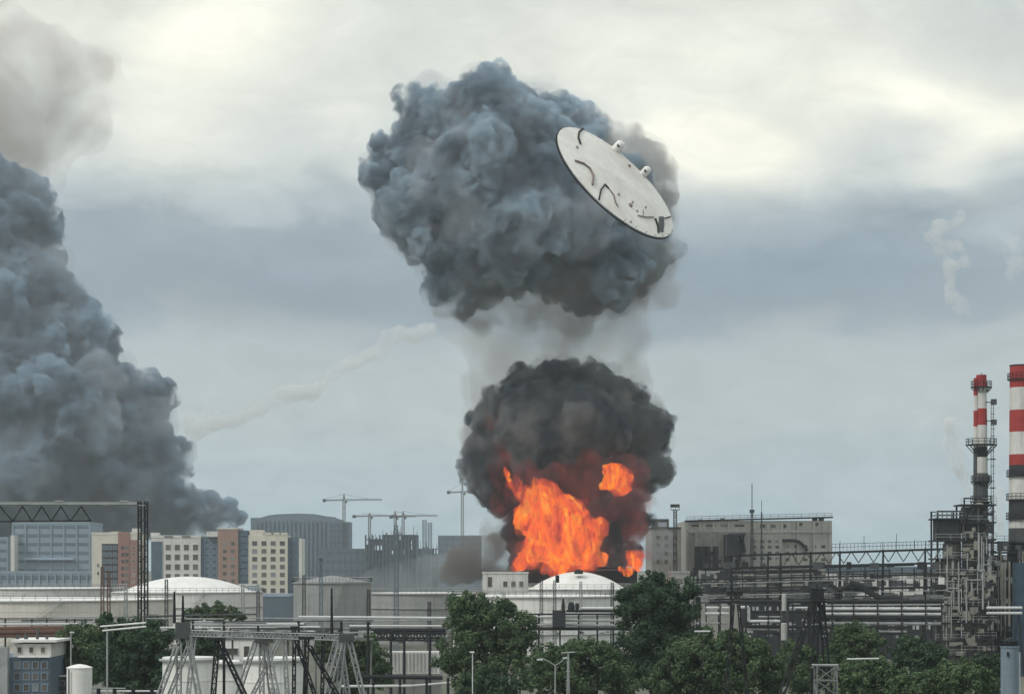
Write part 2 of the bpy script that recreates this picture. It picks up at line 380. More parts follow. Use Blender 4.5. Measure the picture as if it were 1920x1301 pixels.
shell(b, 'wall', X(447, 860), X(480, 860), 860, 12, Z(1098, 860), 'paleblue'); parapet(b, X(447, 860), X(480, 860), 860, 12, Z(1098, 860), .8, 'stackwhite')
b = thing('low_building', 'low blue grey shed below the cream apartment section, between the tanks', 'building', (X(510, 700), 706, 0))
shell(b, 'wall', X(484, 700), X(542, 700), 700, 14, Z(1118, 700), 'blue'); parapet(b, X(484, 700), X(542, 700), 700, 14, Z(1118, 700), .8, 'paleblue')

# ------------------------------------------------------------------ distant city
def far_block(name, label, D, x0, x1, top, dep, m, floors=0, bays=0, extra=None):
    b = thing(name, label, 'building', (X((x0 + x1) / 2, D), D + dep / 2, 0)); a, c, zt = X(x0, D), X(x1, D), Z(top, D)
    shell(b, 'wall', a, c, D, dep, zt, m)
    if floors:
        q = MB(); 
        for k in range(floors): q.span(a + .5, c - .5, D - .3, D, zt * (k + .55) / floors, zt * (k + .85) / floors)
        q.parts('window_band', M['blue'], b)
    if bays:
        q = MB()
        for k in range(bays + 1): x = a + (c - a) * k / bays; q.span(x - .4, x + .4, D - .7, D - .3, 0, zt)
        q.parts('pilaster', M[m], b)
    parapet(b, a, c, D, dep, zt, 1.2, m, 1)
    return b, a, c, zt
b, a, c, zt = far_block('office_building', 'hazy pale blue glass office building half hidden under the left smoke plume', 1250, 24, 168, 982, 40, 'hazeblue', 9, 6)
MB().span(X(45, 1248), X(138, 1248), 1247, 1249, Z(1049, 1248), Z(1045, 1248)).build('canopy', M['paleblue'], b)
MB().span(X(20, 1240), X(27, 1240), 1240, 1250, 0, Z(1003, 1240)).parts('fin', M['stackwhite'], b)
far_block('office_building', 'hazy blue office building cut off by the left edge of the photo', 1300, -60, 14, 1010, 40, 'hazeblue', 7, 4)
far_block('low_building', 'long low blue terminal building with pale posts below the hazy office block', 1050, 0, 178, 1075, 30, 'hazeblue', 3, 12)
# a broad block with a shallow curved roof
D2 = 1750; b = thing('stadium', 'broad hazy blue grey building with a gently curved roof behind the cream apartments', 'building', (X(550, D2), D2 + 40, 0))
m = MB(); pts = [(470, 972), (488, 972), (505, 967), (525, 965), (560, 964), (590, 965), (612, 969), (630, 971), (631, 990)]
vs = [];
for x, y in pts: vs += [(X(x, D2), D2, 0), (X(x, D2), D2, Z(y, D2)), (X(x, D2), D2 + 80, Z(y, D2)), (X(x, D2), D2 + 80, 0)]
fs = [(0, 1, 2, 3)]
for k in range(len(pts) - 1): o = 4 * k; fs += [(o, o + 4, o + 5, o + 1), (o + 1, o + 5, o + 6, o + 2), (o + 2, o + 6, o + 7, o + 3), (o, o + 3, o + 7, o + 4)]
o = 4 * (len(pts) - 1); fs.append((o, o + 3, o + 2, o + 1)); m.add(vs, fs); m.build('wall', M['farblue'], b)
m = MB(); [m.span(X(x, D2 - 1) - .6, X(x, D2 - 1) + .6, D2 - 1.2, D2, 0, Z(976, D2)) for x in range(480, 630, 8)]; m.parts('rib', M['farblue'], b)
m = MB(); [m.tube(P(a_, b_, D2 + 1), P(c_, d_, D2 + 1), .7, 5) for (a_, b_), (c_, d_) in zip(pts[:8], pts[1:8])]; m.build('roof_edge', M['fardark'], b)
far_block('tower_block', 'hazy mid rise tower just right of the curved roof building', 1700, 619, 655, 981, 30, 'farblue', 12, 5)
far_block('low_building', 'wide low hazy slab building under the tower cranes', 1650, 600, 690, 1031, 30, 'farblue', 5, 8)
def site(name, label, D, x0, x1, top, floors, bays, seed, dep=30):
    """unfinished concrete frame: slabs, columns, half closed storeys"""
    rg = random.Random(seed); b = thing(name, label, 'building', (X((x0 + x1) / 2, D), D + dep / 2, 0)); a, c, zt = X(x0, D), X(x1, D), Z(top, D); fh = zt / floors
    q = MB(); [q.span(a, c, D, D + dep, fh * (k + 1) - .5, fh * (k + 1)) for k in range(floors)]; q.parts('floor_slab', M['fardark'], b)
    q = MB(); [q.span(a + (c - a - 1.2) * i / bays, a + (c - a - 1.2) * i / bays + 1.2, D + .4, D + 1.6, 0, zt + rg.choice((0, 1.5, 3))) for i in range(bays + 1)]; q.parts('column', M['fardark'], b)
    q = MB()
    for k in range(floors):
        for i in range(bays):
            if rg.random() < (.95 if k < floors - 2 else .5): w_ = (c - a) / bays; q.span(a + w_ * i, a + w_ * (i + 1), D + 1.7, D + dep - 1, fh * k, fh * (k + 1) - .51)
    q.parts('infill_wall', M['fardark'], b)
    q = MB(); 
    for _ in range(bays): x = a + rg.random() * (c - a); q.tube((x, D + 3, zt), (x, D + 3, zt + rg.uniform(2, 7)), .25, 4)
    q.parts('rebar_post', M['crane'], b); return b
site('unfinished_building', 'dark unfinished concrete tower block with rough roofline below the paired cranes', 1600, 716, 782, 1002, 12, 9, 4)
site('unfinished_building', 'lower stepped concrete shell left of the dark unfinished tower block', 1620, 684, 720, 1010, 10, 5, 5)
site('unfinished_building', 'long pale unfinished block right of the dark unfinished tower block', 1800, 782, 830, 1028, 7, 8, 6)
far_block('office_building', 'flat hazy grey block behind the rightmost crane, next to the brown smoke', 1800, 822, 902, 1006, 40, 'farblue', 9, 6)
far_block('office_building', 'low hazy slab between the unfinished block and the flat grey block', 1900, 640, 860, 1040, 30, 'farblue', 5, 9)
q = thing('scaffold_tower', 'pale hazy scaffold tower standing right of the dark unfinished block', 'scaffold', P(800, 1065, 1800))
MB().lattice((X(796, 1800), 1800, 0), P(796, 975, 1800), 3, 3, .35, 20).build('scaffold', M['farblue'], q); MB().lattice((X(806, 1800), 1800, 0), P(806, 980, 1800), 3, 3, .35, 20).build('scaffold', M['farblue'], q)

def crane(label, D, px, top, jy, jl, jr, cw):
    """tower crane: lattice mast, long jib, counter jib with ballast, apex with tie bars, cab"""
    t = thing('tower_crane', label, 'tower crane', (X(px, D), D, 0), 'tower cranes over the distant building sites'); s = D / F
    MB().lattice((X(px, D), D, 0), P(px, jy + 2, D), 5.2 * s, 4.6 * s, .30 * s * 1.7, 26, .55 * s * 1.6).build('mast', M['crane'], t)
    lj, lc = (jr, jl) if cw == 'L' else (jl, jr)
    MB().truss(P(px, jy - 1, D), P(lj, jy - 2, D), 2.4 * s, 2.0 * s, .3 * s, 16, .6 * s).build('jib', M['crane'], t)
    MB().truss(P(px, jy - 1, D), P(lc, jy, D), 1.8 * s, 2.0 * s, .35 * s, 5, .75 * s).build('counter_jib', M['crane'], t)
    sgn = -1 if cw == 'L' else 1
    MB().span(X(lc, D) - 3 * s, X(lc, D) + 3 * s, D - 1.6 * s, D + 1.6 * s, Z(jy + 4, D), Z(jy - 2, D)).build('counterweight', M['fardark'], t)
    MB().lattice(P(px, jy - 1, D), P(px, top, D), 3.6 * s, .8 * s, .4 * s, 4).build('apex', M['crane'], t)
    m = MB(); m.bar(P(px, top, D), P(lj + (px - lj) * .35, jy - 2, D), .35 * s); m.bar(P(px, top, D), P(lc, jy - 1, D), .35 * s); m.build('tie_bar', M['crane'], t)
    m = MB().span(X(px + 2.5, D), X(px + 6, D), D - 3 * s, D, Z(jy + 6, D), Z(jy + 1, D)); m.build('cab', M['crane'], t)
crane('tall hazy tower crane behind the curved roof building, its jib reaching far right', 1700, 645, 926, 937, 608, 716, 'L')
crane('short hazy tower crane left of the dark unfinished block with its ballast on the left', 1650, 693, 962, 967, 664, 730, 'L')
crane('hazy tower crane at the left edge of the dark unfinished block, its jib pointing right', 1580, 741, 958, 968, 733, 780, 'L')
crane('hazy tower crane rising from the middle of the dark unfinished block', 1640, 756, 958, 967, 736, 820, 'L')
crane('lone tall thin tower crane immediately left of the fireball', 1500, 867, 905, 922, 841, 906, 'L')

# ------------------------------------------------------------------ storage tanks
def tank(label, D, px, rpx, edge, top, m='white', dome='white', ribs=14, ladder=True, bands=2, group=None, rail_=True, dpx=None):
    r = rpx * D / F; rd = (dpx or rpx) * D / F; x = X(px, D); ze, zt = Z(edge, D), Z(top, D)
    t = thing('storage_tank', label, 'storage tank', (x, D + r, 0), group)
    prof = [(r, 0)]
    for k in range(1, 5): prof += [(r, ze * k / 5), (r + .05, ze * k / 5), (r + .05, ze * k / 5 + .12), (r, ze * k / 5 + .12)]
    MB().lathe((x, D + r), prof + [(r, ze), (r - .1, ze)], 96).build('shell', M[m], t)
    if zt > ze + .1:
        pr = ([(r - .1, ze + .004)] if dpx else []) + [((rd - .1) * (1 - k / 12), ze + .01 + (zt - ze) * (1 - (1 - k / 12) ** 2)) for k in range(13)] if dome != 'cone' else [(r - .1, ze + .004), (r * .12, zt - .1), (0, zt)]
        MB().lathe((x, D + r), pr, 96).build('roof', M['white' if dome == 'white' else m], t)
    m_ = MB()
    for k in range(bands): z = ze * (1 - .0 - .28 * k) - .35; m_.lathe((x, D + r), [(r + .02, z), (r + .35, z), (r + .35, z + .16), (r + .02, z + .16)], 96)
    m_.build('wind_girder', M['galv'], t)
    if rail_: MB().ringrail((x, D + r), r + .2, ze, 1.1, .07, 72).build('railing', M['galv'], t)
    if ladder:
        m_ = MB(); n_ = 26
        for k in range(n_):
            a = math.pi * 1.5 + .55 * (k / n_ - .3); z = ze * k / n_; m_.box((x + (r + .5) * math.cos(a), D + r + (r + .5) * math.sin(a), z), (.5, .9, .06), a)
            if k: m_.bar(pp, (x + (r + .9) * math.cos(a), D + r + (r + .9) * math.sin(a), z + 1), .06)
            pp = (x + (r + .9) * math.cos(a), D + r + (r + .9) * math.sin(a), z + 1)
        m_.build('stairway', M['galv'], t)
    return t
t = tank('burning white domed storage tank under the fireball, its lit dome showing at the flames', 520, 1088, 150, 1104, 1072, dpx=92)
MB().lathe((X(1088, 520) , 520 + 12.5), [(1.1, Z(1076, 520)), (1.1, Z(1069, 520)), (.3, Z(1067, 520)), (0, Z(1067, 520))], 12).build('vent', M['dark'], t)
MB().tube(P(1045, 1092, 519), P(1045, 1078, 519), .5, 8).build('stub_pipe', M['char'], t)
tank('wide pale storage tank with railings standing in front of the burning tank', 450, 1010, 165, 1118, 1117, m='greywall' if 0 else 'white', bands=3)
tank('burning tank at the rear, only its charred rim showing through the flames', 575, 1110, 90, 1066, 1062, m='char', dome='same', ladder=False, rail_=False)
tank('white storage tank with a broad white dome in front of the apartment blocks', 560, 330, 145, 1110, 1081, dpx=126)
tank('very wide cream storage tank with a flat roof at the left edge of the photo', 480, 20, 260, 1126, 1125, m='cream', bands=2)
tank('bluish white flat tank top showing behind the very wide cream tank', 640, 60, 150, 1103, 1102, m='stackwhite', ladder=False)
tank('grey storage tank with a shallow cone roof left of the drifting smoke', 520, 617, 74, 1091, 1079, m='greywall', dome='cone', bands=1)
tank('long low grey storage tank right of the cone roofed grey tank', 560, 790, 110, 1112, 1111, m='greywall', ladder=False, bands=2)
tank('wide pale tank behind the gantry legs, right of the very wide cream tank', 440, 420, 62, 1128, 1127, m='stackwhite', bands=1, ladder=False) if 0 else None
b = thing('equipment_shelter', 'small flat roofed pale building left of the burning white domed tank', 'building', (X(948, 500), 505, 0))
shell(b, 'wall', X(905, 500), X(990, 500), 500, 9, Z(1075, 500), 'stackwhite'); grid_windows(b, X(912, 500), X(925, 500), Z(1103, 500), Z(1078, 500), 1, 1, 500, .7, .8); grid_windows(b, X(940, 500), X(985, 500), Z(1104, 500), Z(1085, 500), 3, 1, 500, .6, .6)
parapet(b, X(905, 500), X(990, 500), 500, 9, Z(1075, 500), .4, 'stackwhite')
m = MB(); [m.span(X(x, 501), X(x + 8, 501), 501, 503, Z(1074, 500), Z(y, 500)) for x, y in ((925, 1071), (970, 1070))]; m.parts('roof_vent', M['galv'], b)

# ------------------------------------------------------------------ beige process building right of the fire
D = 640
b = thing('process_building', 'large weathered beige concrete process building with a thin dark roof overhang', 'building', (X(1420, D), D + 20, 0))
shell(b, 'wall', X(1287, D), X(1560, D), D, 40, Z(976, D), 'beige')
m = MB(); m.add([P(1284, 978, D - .6), P(1562, 971, D - .6), P(1562, 968, D - .6), P(1284, 975, D - .6), P(1284, 978, D + 41), P(1562, 971, D + 41), P(1562, 968, D + 41), P(1284, 975, D + 41)], [(0, 1, 2, 3), (4, 7, 6, 5), (0, 4, 5, 1), (3, 2, 6, 7), (1, 5, 6, 2), (0, 3, 7, 4)]); m.build('roof', M['dark'], b)
grid_windows(b, X(1292, D), X(1400, D), Z(990, D), Z(980, D), 4, 1, D, .72, .5, frame='beige'); grid_windows(b, X(1420, D), X(1480, D), Z(992, D), Z(980, D), 3, 1, D, .5, .6, frame='beige'); grid_windows(b, X(1486, D), X(1545, D), Z(988, D), Z(977, D), 2, 1, D, .3, .6, frame='beige')
m = MB(); [m.span(X(x, D) - .35, X(x, D) + .35, D - .5, D, 0, Z(979, D)) for x in (1288, 1312, 1338, 1366, 1414, 1440, 1466, 1496, 1526, 1556)]; m.span(X(1290, D), X(1558, D), D - .7, D - .5, Z(998, D), Z(994, D)); m.parts('pilaster', M['beige'], b)
shell(b, 'lower_wing', X(1302, D), X(1398, D), D - 12, 12, Z(998, D), 'concrete'); shell(b, 'annex', X(1400, D), X(1460, D), D - 8, 8, Z(1002, D), 'beige')
grid_windows(b, X(1402, D), X(1458, D), Z(1052, D), Z(1010, D), 4, 4, D - 8, .55, .55, frame='beige'); grid_windows(b, X(1468, D), X(1552, D), Z(1055, D), Z(1018, D), 5, 3, D, .5, .5, frame='beige')
grid_windows(b, X(1306, D), X(1394, D), Z(1060, D), Z(1030, D), 6, 2, D - 12, .5, .6, frame='concrete')
m = MB(); m.rail([P(1287, 976, D), P(1560, 969, D)], 1.2, .08); m.build('roof_railing', M['dark'], b)
m = MB(); [m.span(X(x, D + 8), X(x + 7, D + 8), D + 8, D + 12, Z(975, D), Z(975 - h, D)) for x, h in ((1310, 3), (1352, 5), (1378, 3), (1538, 7), (1526, 5))]; m.parts('roof_vent', M['galv'], b)
m = MB(); m.path([P(1462, 1013, D - 1), P(1490, 1013, D - 1), P(1500, 1016, D - 1), P(1508, 1024, D - 1), P(1514, 1032, D - 1)], .5); m.build('duct', M['dark'], b)
m = MB(); m.tube(P(1364, 1072, D - 13), P(1364, 1002, D - 13), 1.0, 10); m.tube(P(1382, 1072, D - 13), P(1392, 1002, D - 13), .7, 8); m.span(X(1362, D), X(1388, D), D - 14.5, D - 12, Z(1005, D), Z(1001, D)); m.build('dark_duct', M['dark'], b)
m = MB(); [m.tube((X(x, D - 14), D - 14, 0), P(x, 1024, D - 14), .8, 10) for x in (1307, 1317, 1327, 1342)]; m.build('riser_pipe', M['dark'], b)
b = thing('boiler_house', 'smaller grey industrial block partly veiled by smoke left of the beige process building', 'building', (X(1258, 660), 675, 0))
shell(b, 'wall', X(1222, 660), X(1290, 660), 660, 30, Z(992, 660), 'concrete'); shell(b, 'roof_hut', X(1228, 660), X(1256, 660), 664, 12, Z(972, 660), 'steel', Z(992, 660)); grid_windows(b, X(1234, 660), X(1254, 660), Z(988, 660), Z(977, 660), 1, 1, 664, .8, .7, 'paleblue'); grid_windows(b, X(1226, 660), X(1288, 660), Z(1060, 660), Z(1000, 660), 4, 4, 660, .45, .55, frame='concrete'); parapet(b, X(1222, 660), X(1290, 660), 660, 30, Z(992, 660), .7, 'steel')
b = thing('low_building', 'low concrete block with dark openings directly below the beige process building', 'building', (X(1330, 560), 566, 0))
shell(b, 'wall', X(1260, 560), X(1480, 560), 560, 14, Z(1074, 560), 'concrete'); grid_windows(b, X(1264, 560), X(1476, 560), Z(1112, 560), Z(1080, 560), 12, 2, 560, .55, .55, frame='concrete'); parapet(b, X(1260, 560), X(1480, 560), 560, 14, Z(1074, 560), .5, 'galv')
b = thing('low_building', 'long low pale workshop with a blue roof band seen through the pipe rack', 'building', (X(1660, 600), 610, 0))
shell(b, 'wall', X(1570, 600), X(1930, 600), 600, 20, Z(1074, 600), 'stackwhite'); shell(b, 'roof', X(1568, 600), X(1932, 600), 599.2, 21.6, Z(1062, 600), 'blue', Z(1074, 600) + .004); grid_windows(b, X(1575, 600), X(1925, 600), Z(1108, 600), Z(1080, 600), 16, 1, 600, .55, .5)
b = thing('low_building', 'grimy two storey pump house half hidden behind the lower pipes and trees', 'building', (X(1600, 470), 480, 0))
shell(b, 'wall', X(1400, 470), X(1780, 470), 470, 14, Z(1122, 470), 'grime'); grid_windows(b, X(1405, 470), X(1775, 470), Z(1190, 470), Z(1126, 470), 16, 2, 470, .6, .4, 'pale', frame='steel')

# masts
def mast(name, label, cat, D, px, top, w0, w1, m='steel', lat=True, bays=14, wire=.07, group=None):
    t = thing(name, label, cat, (X(px, D), D, 0), group)
    (MB().lattice((X(px, D), D, 0), P(px, top, D), w0, w1, wire, bays) if lat else MB().tube((X(px, D), D, 0), P(px, top, D), w0, 10, w1)).build('shaft', M[m], t); return t
t = mast('floodlight_mast', 'floodlight mast with a square lamp gallery between the fire and the beige building', 'floodlight mast', 590, 1266, 956, 1.0, .8, bays=26, wire=.12)
m = MB(); m.span(X(1258, 590), X(1274, 590), 588.8, 591.2, Z(956, 590), Z(955, 590)); m.rail([P(1258, 955, 588.8), P(1274, 955, 588.8), P(1274, 955, 591.2), P(1258, 955, 591.2), P(1258, 955, 588.8)], 1.4, .1, 2); m.parts('gallery', M['steel'], t)
m = MB(); [m.box(P(x, 948, 588.6), (.9, .5, .9)) for x in (1260, 1265, 1271)]; m.parts('floodlight', M['steel'], t)
t = mast('antenna_mast', 'tallest thin antenna mast rising through the beige building roof', 'antenna mast', 630, 1410, 957, .9, .55, bays=30, wire=.1); MB().tube(P(1410, 957, 630), P(1410, 906, 630), .14, 6).build('antenna', M['steel'], t); MB().box(P(1410, 958, 630), (1.3, 1.3, .9)).build('antenna_box', M['steel'], t)
t = mast('antenna_mast', 'shorter thin antenna mast just right of the tallest antenna on the beige building', 'antenna mast', 630, 1428, 960, .35, .2, lat=False); MB().tube(P(1428, 960, 630), P(1428, 938, 630), .09, 6).build('antenna', M['steel'], t)
t = mast('lattice_mast', 'slim bluish lattice mast between the grey tanks, reaching above the distant rooftops', 'lattice mast', 470, 743, 985, 1.1, .7, 'blue', bays=30, wire=.08); MB().tube(P(743, 985, 470), P(743, 965, 470), .09, 6).build('antenna', M['steel'], t)
for i, (px, top, D_, lab, m_) in enumerate([(602, 1046, 430, 'lattice mast with a small head frame in front of the grey cone roofed tank', 'blue'), (570, 1078, 420, 'slender lattice mast at the left edge of the grey cone roofed tank', 'steel'), (312, 1086, 420, 'thin dark lattice mast in front of the white dome', 'steel'),
        (192, 1062, 430, 'reddish lattice mast left of the gantry legs', 'rust'), (204, 1072, 440, 'fainter reddish pole right beside the reddish lattice mast', 'rust'), (236, 1100, 420, 'short grey lattice mast close to the left of the gantry legs', 'galv'), (691, 1105, 400, 'dark post at the right edge of the grey cone roofed tank', 'dark'),
        (805, 1128, 380, 'thin post in front of the long low grey tank', 'dark'), (455, 1095, 430, 'thin grey post at the right end of the white dome', 'galv'), (484, 1108, 420, 'thin post beside the blue grey shed', 'steel'),
        (1015, 1085, 420, 'tall thin dark post in front of the burning tank dome, on the left', 'steel'), (1040, 1088, 430, 'thin post close to the left of the dome centre of the burning tank', 'steel'), (1089, 1090, 430, 'thin post in front of the middle of the burning tank dome', 'galv'), (1148, 1092, 420, 'dark post at the right of the burning tank dome by the big tree', 'dark'), (945, 1110, 400, 'thin post left on the wide pale tank with railings', 'galv')]):
    t = mast('lattice_mast', lab, 'mast', D_, px, top, .75, .5, m_, bays=24, wire=.07)
    if i == 0: MB().span(X(598, 430), X(606, 430), 429.6, 430.4, Z(1050, 430), Z(1047, 430)).build('head_frame', M['steel'], t)
# ------------------------------------------------------------------ striped chimneys
def bandstack(r0, r1, cuts, D):
    prof, mi = [], []; zt, zb = Z(cuts[0][0], D), 0
    rows = [(Z(y, D), k) for y, k in cuts] + [(0, None)]
    for (z, k), (z2, _) in zip(rows, rows[1:]):
        f = lambda q: r0 + (r1 - r0) * (zt - q) / zt
        prof += [(f(z), z), (f(z2), z2)]; mi += [k, k]
    return list(reversed(prof)), list(reversed(mi))[1:] + [0]
SM_ = [M['red'], M['stackwhite'], M['steel'], M['grime']]
D = 430; cx = X(1840, D); c0 = (cx, D)
t = thing('chimney', 'thin red and white banded chimney with a wide round platform, left of the thick chimney', 'chimney', (cx, D, 0))
pr, mi = bandstack(1.02, 1.75, [(703, 0), (726, 1), (766, 0), (797, 1), (838, 3), (857, 1), (887, 2), (940, 2), (985, 3)], D)
m = MB(); m.lathe(c0, pr, 28, mi); m.build('shaft', SM_, t)
m = MB(); pr, mi = bandstack(.45, .6, [(709, 0), (742, 1), (770, 0), (800, 1), (840, 2)], D); m.lathe((X(1829, D), D - .3), pr, 14, mi); m.build('side_flue', SM_, t)
m = MB()
for y, r in ((725, 2.1), (833, 3.1), (902, 2.1), (940, 2.2)):
    z = Z(y, D); m.lathe(c0, [(1.2, z - .15), (r, z - .15), (r, z), (1.2, z)], 24); m.ringrail(c0, r - .05, z, 1.1, .08, 16)
    [m.bar((cx + r * math.cos(a), D + r * math.sin(a), z - .15), (cx + 1.2 * math.cos(a), D + 1.2 * math.sin(a), z - (2.2 if r > 3 else 1.2)), .12) for a in [k * math.pi / 6 for k in range(12)]]
    m.build('platform', M['dark'], t); m = MB()
MB().lathe(c0, [(1.75, Z(902, D)), (1.7, Z(896, D)), (1.5, Z(890, D)), (1.2, Z(886, D))], 24).build('cap_ring', M['steel'], t)
m = MB(); xr = X(1857, D)
for sx in (0, .5): m.bar((xr + sx, D - .6, 0), (xr + sx, D - .6, Z(752, D)), .1)
for k in range(int(Z(752, D) / .6)): m.bar((xr, D - .6, k * .6), (xr + .5, D - .6, k * .6), .05)
for k in range(int(Z(752, D) / 1.5)): m.span(xr - .1, xr + .65, D - 1.2, D - .6, k * 1.5, k * 1.5 + .08)
for y in (755, 790, 862, 915, 960): m.span(cx, xr + .9, D - .9, D - .2, Z(y, D), Z(y, D) + .15)
m.build('ladder', M['steel'], t)
m = MB(); [m.box((xr + .5, D - .8, Z(y, D)), (1.0, 1.0, 1.1)) for y in (754, 792)]; m.parts('landing_cage', M['steel'], t)
MB().tube(P(1840, 703, D), P(1840, 699, D), .08).build('lightning_rod', M['dark'], t)
D = 410; cx = X(1916, D); c0 = (cx, D)
t = thing('chimney', 'thick red and white banded chimney cut by the right edge of the photo', 'chimney', (cx, D, 0))
pr, mi = bandstack(2.28, 2.7, [(686, 0), (727, 1), (769, 0), (810, 1), (852, 0), (872, 3), (892, 1), (936, 3), (972, 1), (990, 2)], D)
MB().lathe(c0, pr, 36, mi).build('shaft', SM_, t)
m = MB()
for y, r in ((711, 2.75), (892, 2.9), (936, 2.95), (972, 3.0)):
    z = Z(y, D); m.lathe(c0, [(2.3, z - .2), (r, z - .2), (r, z), (2.3, z)], 28); m.ringrail(c0, r - .05, z, 1.1, .07, 20)
    m.build('platform', M['dark'], t); m = MB()
m = MB(); m.lathe(c0, [(2.36, Z(y, D) - .1) for y in (686,)] + [(2.36, Z(684.5, D)), (2.1, Z(684.5, D))], 36); m.build('rim', M['dark'], t)

# ------------------------------------------------------------------ refinery towers
D = 400
def level_box(b, x0, x1, y0, y1, z, t_=.25): b.span(x0, x1, y0, y1, z - t_, z)
t = thing('process_tower', 'tall steel framed refinery tower with vessels and galleries under the thin chimney', 'process tower', (X(1832, D), D + 3, 0))
xa, xb = X(1806, D), X(1862, D); m = MB()
for x in (xa, X(1834, D), xb):
    for y in (D, D + 6): m.span(x - .16, x + .16, y - .16, y + .16, 0, Z(945, D))
m.build('frame', M['steel'], t)
m = MB(); rl = MB(); lv = [945, 978, 1010, 1032, 1056, 1082, 1098, 1134, 1166, 1196, 1222]
for y in lv:
    z = Z(y, D); m.span(xa - .5, xb + .5, D - .6, D + 6.5, z - .28, z); rl.rail([(xa - .5, D - .6, z), (xb + .5, D - .6, z)], 1.1, .06)
m.parts('gallery', M['dark'], t); rl.build('railing', M['galv'], t)
m = MB(); rg = random.Random(4)
for a, b_ in zip(lv, lv[1:]):
    z1, z0 = Z(a, D), Z(b_, D)
    m.bar((xa, D - .2, z0), (X(1834, D), D - .2, z1), .14) if rg.random() < .6 else m.bar((xa, D - .2, z1), (X(1834, D), D - .2, z0), .14)
    if rg.random() < .5: m.bar((X(1834, D), D - .2, z0), (xb, D - .2, z1), .14)
m.build('brace', M['steel'], t)
m = MB(); m.lathe((X(1820, D), D + 2.4), [(1.15, 0), (1.15, Z(985, D)), (.7, Z(978, D)), (0, Z(976, D))], 20); m.build('vessel', M['vessel'], t)
m = MB(); m.lathe((X(1843, D), D + 3.2), [(1.3, 0), (1.3, Z(950, D)), (.8, Z(943, D)), (0, Z(941, D))], 20); m.build('vessel', M['vessel'], t)
MB().span(X(1812, D), X(1850, D), D + .3, D + 5, Z(1000, D), Z(950, D)).build('clad_module', M['grime'], t)
m = MB()
for i in range(9):
    x = X(rg.uniform(1808, 1860), D); z0 = Z(rg.uniform(1080, 1220), D); z1 = Z(rg.uniform(985, 1060), D); x2 = X(rg.uniform(1808, 1866), D); yy = D - .35 - i * .07
    m.path([(x, yy, z0), (x, yy, (z0 + z1) / 2), (x2, yy, (z0 + z1) / 2), (x2, yy, z1)], rg.choice((.1, .14, .2)))
m.build('riser_pipe', M['galv'], t)
m = MB(); [m.box((X(rg.uniform(1808, 1858), D), D - .3, Z(rg.uniform(990, 1225), D)), (rg.uniform(.5, 1.8), .8, rg.uniform(.5, 1.8))) for _ in range(26)]; m.parts('equipment_box', M['vessel'], t)
m = MB(); [m.box((X(rg.uniform(1808, 1860), D), D - .45, Z(rg.uniform(960, 1225), D)), (rg.uniform(.4, 1.2), .7, rg.uniform(.4, 1.4))) for _ in range(22)]; m.parts('equipment_box', M['grime'], t)
m = MB(); m.path([P(1808, 990, D - 1), P(1808, 934, D - 1), P(1842, 934, D - 1)], .16); m.build('vent_loop', M['dark'], t)
t = thing('process_tower', 'blocky refinery tower with a dark clad top and open roof railing', 'process tower', (X(1782, D), D + 3, 0))
xa, xb = X(1758, D), X(1802, D)
MB().span(xa + .3, xb, D, D + 6, Z(1012, D), Z(971, D)).build('clad_module', M['grime'], t)
m = MB()
for x in (xa, xb - .2):
    for y in (D, D + 6): m.span(x - .15, x + .15, y - .15, y + .15, 0, Z(957, D))
for y in (957, 964): m.span(xa - .15, xb + .15, D - .2, D + .1, Z(y, D) - .18, Z(y, D)); m.span(xa - .15, xb + .15, D + 6, D + 6.3, Z(y, D) - .18, Z(y, D))
for k in range(6): x = xa + (xb - xa) * k / 5; m.span(x - .06, x + .06, D - .1, D + .06, Z(971, D), Z(957, D))
m.build('frame', M['dark'], t)
m = MB(); rl = MB()
for y in (971, 1012, 1046, 1078, 1100, 1132, 1166, 1200, 1228): z = Z(y, D); m.span(xa - .5, xb + .7, D - .8, D + 6.4, z - .3, z); rl.rail([(xa - .5, D - .8, z), (xb + .7, D - .8, z)], 1.1, .06)
m.parts('gallery', M['dark'], t); rl.build('railing', M['galv'], t)
m = MB(); m.lathe((X(1790, D), D + 2.6), [(1.75, 0), (1.75, Z(1020, D)), (1.1, Z(1013, D))], 22); m.build('vessel', M['vessel'], t)
m = MB(); m.lathe((X(1768, D), D + 3.4), [(.9, 0), (.9, Z(1052, D)), (.5, Z(1047, D)), (0, Z(1046, D))], 16); m.build('vessel', M['steel'], t)
m = MB()
for i in range(8):
    x = X(rg.uniform(1762, 1800), D); z0 = Z(rg.uniform(1100, 1225), D); z1 = Z(rg.uniform(1015, 1090), D); x2 = X(rg.uniform(1760, 1800), D); yy = D - .4 - i * .07
    m.path([(x, yy, z0), (x, yy, (z0 + z1) / 2), (x2, yy, (z0 + z1) / 2), (x2, yy, z1)], rg.choice((.1, .14, .2)))
m.build('riser_pipe', M['galv'], t)
m = MB(); [m.box((X(rg.uniform(1762, 1800), D), D - .4, Z(rg.uniform(1018, 1228), D)), (rg.uniform(.4, 1.6), .8, rg.uniform(.4, 1.6))) for _ in range(22)]; m.parts('equipment_box', M['vessel'], t)
MB().box(P(1765, 1088, D - .9), (1.1, .3, 1.4)).build('white_panel', M['white'], t)  # small panel in white paint
t = thing('process_unit', 'dark crowded refinery unit of pipes and galleries at the right edge below the thick chimney', 'process unit', (X(1895, D), D + 6, 0))
xa, xb = X(1866, D), X(1960, D); m = MB()
for k in range(7):
    x = xa + (xb - xa) * k / 6
    for y in (D + 2, D + 10): m.span(x - .15, x + .15, y - .15, y + .15, 0, Z(1015, D))
m.build('frame', M['dark'], t)
m = MB(); rl = MB()
